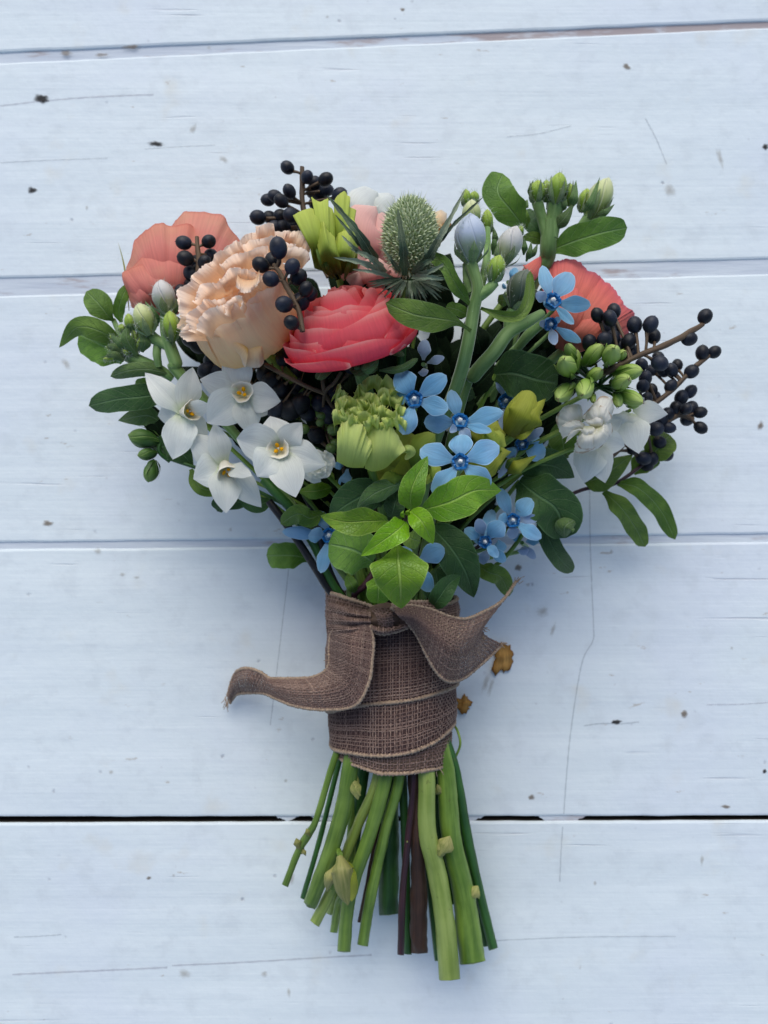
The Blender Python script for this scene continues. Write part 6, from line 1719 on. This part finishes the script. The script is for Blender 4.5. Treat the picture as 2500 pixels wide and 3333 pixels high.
lst = [(400, 880, 345, 760, 90, .01), (370, 990, 320, 880, 150, .03), (470, 920, 620, 765, 125, .012), (660, 900, 710, 790, 140, .022), (720, 880, 795, 815, 80, .008), (500, 1040, 615, 955, 100, .012),
       (700, 990, 930, 960, 130, .008), (700, 1080, 820, 1025, 125, .018), (500, 1050, 470, 1150, 140, .03), (380, 1080, 275, 1180, 130, .022), (740, 1120, 930, 1215, 120, .01), (730, 1130, 745, 1240, 85, .008), (540, 1140, 550, 1210, 50, .008), (430, 960, 425, 800, 60, .0), (800, 1210, 900, 1235, 70, .004)]
waxy(t, C4, lst, .064, 'bud_right')
for (x0, y0, *_r) in lst:
    t.part('pedicel', ptube([(*C4(x0, y0), .064), (*C4(x0 * .5 + 290, y0 * .5 + 540), .058), (*C4(590, 1090), .05)], [7, 5, 6], n=7), M_['stem_deep'])
to_bind(t, *C4(590, 1090), .05, 8)
t = Thing('green_bud_cluster', 'three deep green waxy buds hanging at the left edge', 'buds', P(*C5(620, 930), .044))
for (x0, y0, x1, y1, w_, dh) in [(640, 850, 395, 795, 150, .002), (620, 930, 468, 955, 95, .003), (600, 990, 548, 1160, 115, .002)]:
    bud(t, (*C5(x0, y0), .046), (*C5(x1, y1), .046 + dh), w_ * K7, 'bud_left', 3, False, .8, 'bract_wax_dark')
stalk(t, q3(C5, [(640, 850, .046), (640, 930, .046), (720, 1000, .044)]), 7, 'stem_deep')
to_bind(t, *C5(660, 960), .044, 6, 'stem_deep')

# ------------------------------------------------------------------ black berries
berry_me = None
def berries(label, C, lst, stem, h, rb=56, twig=7, hs=None, connect=None, cat='berry sprig'):
    """lst: (x,y[,dh[,scale]]) in crop px; stem: polyline in crop px"""
    global berry_me
    t = Thing('berry_sprig', label, cat, P(*C(*stem[-1][:2]), h), group='black berry sprigs')
    sp = [(*C(p[0], p[1]), h + (p[2] if len(p) > 2 else 0)) for p in stem]
    g = ptube(sp, [twig * .8] + [twig] * (len(sp) - 1), n=8, steps=8 * len(sp), bump=.35)
    dense = cr(np.array([list(P(*p)) for p in sp]), 40)
    for b in lst:
        x, y = b[:2]
        dh = b[2] if len(b) > 2 else 0.0
        sc = b[3] if len(b) > 3 else 1.0
        px, py = C(x, y)
        hb_ = h + dh
        c = P(px, py, hb_)
        d = np.linalg.norm(dense - np.array(c), axis=1)
        k = int(np.argmin(d + np.linspace(0, .002, 40)))
        a = Vector(dense[min(39, k + 3)])
        v = (c - a)
        R = rb * K7 * .5 * mm(hb_) * sc * random.uniform(.84, 1.03)
        ax = v.normalized() if v.length > 1e-6 else Vector((0, 0, 1))
        ax = (ax + Vector((random.uniform(-.25, .25), random.uniform(-.25, .25), .25))).normalized()
        s0 = c - ax * R * 1.05
        g = g + tube([a, (a + s0) / 2 + Vector((0, 0, .0006)), s0, s0 + ax * R * .25], [twig * .55 * mm(hb_), twig * .5 * mm(hb_), R * .30, R * .42], n=6, steps=8)
        if berry_me is None:
            f = lambda a_, th_: 1 + .02 * math.sin(3 * a_) 
            eg = ellipsoid(1, 1, 1.12, 18, 13, None)
            # small dimple with a scar at the tip
            tip = ellipsoid(.07, .07, .10, 6, 4).moved(Matrix.Translation((0, 0, 1.11)))
            o0 = make('berry', eg + tip, M_['berry'])
            berry_me = o0.data
            bpy.data.objects.remove(o0)
        o = bpy.data.objects.new('berry', berry_me)
        COL.objects.link(o)
        o.parent = t.o
        M = t.M.inverted() @ frame(c, ax, random.random() * 6)
        o.matrix_local = M @ Matrix.Diagonal((R * random.uniform(.94, 1.05), R * random.uniform(.94, 1.05), R * random.uniform(.98, 1.1), 1))
    t.part('twig', g, M_['twig'])
    return t
berries('sprig of black berries at the very top left of the lime lisianthus', C2, [(440, 155), (592, 228, .003), (652, 272, -.004), (735, 245, .005), (742, 330, -.003), (842, 365, .003), (455, 340, .005), (345, 375, .002), (290, 405, -.002), (392, 412, .009), (466, 525, .008), (390, 530, 0), (212, 540, .002), (305, 540, -.003), (660, 430, -.006), (700, 365, -.006), (345, 620, 0), (410, 610, 0), (570, 610, .004), (620, 600, -.004), (480, 610, -.004), (640, 340, -.008)],
        [(552, 150), (555, 300), (560, 450), (600, 620), (660, 800), (760, 1000)], .046, 114, 9)
berries('short sprig of black berries over the pale salmon ranunculus', C1, [(1062, 735), (1255, 725), (1075, 855, .002), (1222, 885, .003), (1272, 830, -.005), (1120, 975, -.003), (1165, 890, -.006), (1050, 1110, -.006), (1120, 1060, -.008), (1180, 960, -.004)],
        [(1162, 690), (1172, 800), (1178, 870), (1170, 1000), (1190, 1200), (1240, 1400)], .066, 120, 9)
berries('sprig of black berries lying over the peach carnation', C2, [(370, 775, .002), (235, 905, 0), (330, 872, -.006), (312, 1015, .002), (478, 918, .004), (525, 1000, -.002), (583, 1095, .003), (612, 1130, -.004), (540, 1190, -.004), (415, 1210, .004), (472, 1352, .003)],
        [(345, 930), (375, 960), (430, 1070), (480, 1160), (525, 1250), (560, 1420)], .1, 138, 9)
berries('long berry twig reaching out to the far right from the green buds', C4, [(1410, 545), (1288, 718), (866, 610), (990, 605, .004), (1012, 698, -.003), (1060, 905, .004), (822, 738), (845, 822, -.004), (580, 535, .004), (676, 560, .007), (706, 505, -.003), (660, 625, -.004), (520, 752, .002), (635, 727, .004), (700, 712, -.002), (742, 765, -.004), (800, 862, -.003), (700, 660, -.006)],
        [(1395, 605, .0), (1310, 655, .001), (1170, 735, .002), (965, 820, .003), (800, 895, .002), (650, 975, 0), (500, 1060, -.01)], .066, 122, 10)
berries('berry twig at far right pointing up and away below the long one', C4, [(1388, 825), (1482, 820), (1306, 970), (1152, 957), (1196, 920, -.004), (1145, 1080), (1090, 968, -.003), (920, 917, .004), (950, 1022, .004), (930, 1083, .008), (1000, 1112, -.002), (962, 1175, .01), (1022, 1165, -.004), (1050, 860, -.004), (1000, 960, -.008)],
        [(1450, 840), (1350, 920), (1250, 1020), (1195, 1075), (1060, 1190), (900, 1300), (700, 1450)], .042, 102, 9)
berries('lowest right berry twig spreading beside the white narcissus petals', C4, [(1296, 1125), (1228, 1170), (1186, 1250), (1262, 1258, .005), (1300, 1255, -.002), (1372, 1285), (1376, 1403), (1272, 1338, -.004), (1120, 1300), (1072, 1335), (1130, 1402), (1030, 1412, .003), (962, 1372), (1060, 1515, -.006), (1108, 1606, -.01), (935, 1640, -.006), (855, 1570, -.002), (1000, 1642, -.008), (960, 1690, -.01)],
        [(1320, 1340), (1220, 1300), (1150, 1330), (1060, 1390), (940, 1425), (800, 1520), (600, 1700)], .036, 106, 9)
# shaded berries deep inside on the left
inn = [C5(*p) for p in ((940, 100), (1015, 90), (1045, 220), (1110, 150), (880, 60), (1330, 150), (1395, 190), (1450, 320), (1500, 200), (1600, 200), (1590, 480), (1540, 560), (1130, 60), (1180, 230), (1230, 100), (1000, 300), (1100, 320), (1640, 300), (1700, 420))]
r = random.Random(9)
berries('shaded bunch of black berries deep inside under the peach carnation', SS, [(x, y, r.uniform(-.006, .004), r.uniform(.9, 1.15)) for x, y in inn], [(700, 1130, 0), (780, 1200, 0), (880, 1330, -.004), (1000, 1500, -.01)], .054, 60 / K7 * 1.0, 5)
inn = [C6(*p) for p in ((460, 555), (425, 795), (170, 205), (150, 450), (80, 380), (250, 330), (330, 480), (360, 620), (560, 480), (620, 330), (480, 300), (120, 600), (230, 600), (60, 160), (520, 640), (380, 180), (700, 250), (300, 560))]
berries('shaded bunch of black berries between the narcissus and the pale lime flower', SS, [(x, y, r.uniform(-.006, .005), r.uniform(.9, 1.15)) for x, y in inn] , [(*C6(40, 255), .006), (*C6(210, 350), .006), (*C6(380, 430), .006), (*C6(490, 480), .004), (*C6(560, 640), 0), (1130, 1600, -.012)], .06, 62 / K7, 5)
t = Thing('green_berries', 'unripe green berries beside the dark berry near the pale lime flower', 'berries', P(*C6(480, 720), .06), group=None)
g = Geo()
for (x, y, w_) in ((335, 750, 40), (465, 650, 34), (555, 755, 48), (540, 900, 44), (455, 700, 34), (570, 860, 36)):
    e = ellipsoid(1, 1, 1.1, 14, 10).moved(Matrix.Translation(P(*C6(x, y), .068)) @ Matrix.Scale(w_ * K7 * mm(.068), 4))
    t.part('berry', e, M_['berry_green'])
    t.part('pedicel', ptube([(*C6(x, y), .064), (*C6(x * .5 + 240, y * .5 + 360), .058), (*C6(500, 760), .052)], 4, n=6), M_['twig'])
to_bind(t, *C6(500, 760), .052, 5, 'twig')
t = Thing('bare_twig', 'thin grey brown twig forking in the dark gap beneath the coral ranunculus', 'twig', P(*C6(40, 250), .07))
t.part('twig', ptube(q3(C6, [(30, 250, .07), (190, 340, .071), (370, 430, .07), (490, 475, .068)]), [8, 7, 7, 7], bump=.3), M_['twig'])
t.part('twig', ptube(q3(C6, [(620, 310, .072), (560, 400, .071), (490, 475, .068), (480, 700, .055)]), [6, 6, 6, 6], bump=.3), M_['twig'])
t.part('twig', ptube(q3(C6, [(465, 330, .07), (480, 420, .07), (490, 475, .068)]), [7, 7, 7], bump=.3), M_['twig'])
to_bind(t, *C6(490, 480), .066, 6, 'twig')

# ------------------------------------------------------------------ foliage filling the inside of the bunch, its colour darkened for shade
r = random.Random(77)
gg = Geo()
Vs, Fs, Us, off_ = [], [], [], 0
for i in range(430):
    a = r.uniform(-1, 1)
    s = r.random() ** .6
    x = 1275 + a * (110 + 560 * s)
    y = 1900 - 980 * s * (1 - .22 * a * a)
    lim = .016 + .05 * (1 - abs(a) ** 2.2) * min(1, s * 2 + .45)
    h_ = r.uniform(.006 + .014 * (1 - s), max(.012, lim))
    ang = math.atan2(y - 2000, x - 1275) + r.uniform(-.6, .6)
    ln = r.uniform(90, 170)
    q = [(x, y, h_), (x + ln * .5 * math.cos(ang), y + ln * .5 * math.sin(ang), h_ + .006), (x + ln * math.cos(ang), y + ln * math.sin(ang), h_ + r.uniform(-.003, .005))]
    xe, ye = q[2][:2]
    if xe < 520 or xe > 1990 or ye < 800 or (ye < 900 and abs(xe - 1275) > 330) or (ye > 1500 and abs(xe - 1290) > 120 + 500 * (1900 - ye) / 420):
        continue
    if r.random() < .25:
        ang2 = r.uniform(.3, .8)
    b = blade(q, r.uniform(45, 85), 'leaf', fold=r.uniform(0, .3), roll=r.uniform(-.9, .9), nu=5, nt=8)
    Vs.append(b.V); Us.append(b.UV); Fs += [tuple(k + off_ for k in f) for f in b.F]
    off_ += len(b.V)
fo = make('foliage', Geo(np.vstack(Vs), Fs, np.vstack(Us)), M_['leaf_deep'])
fo['kind'] = 'stuff'
fo['label'] = 'mixed foliage filling the inside of the bouquet, coloured dark for shade'
fo['category'] = 'foliage'
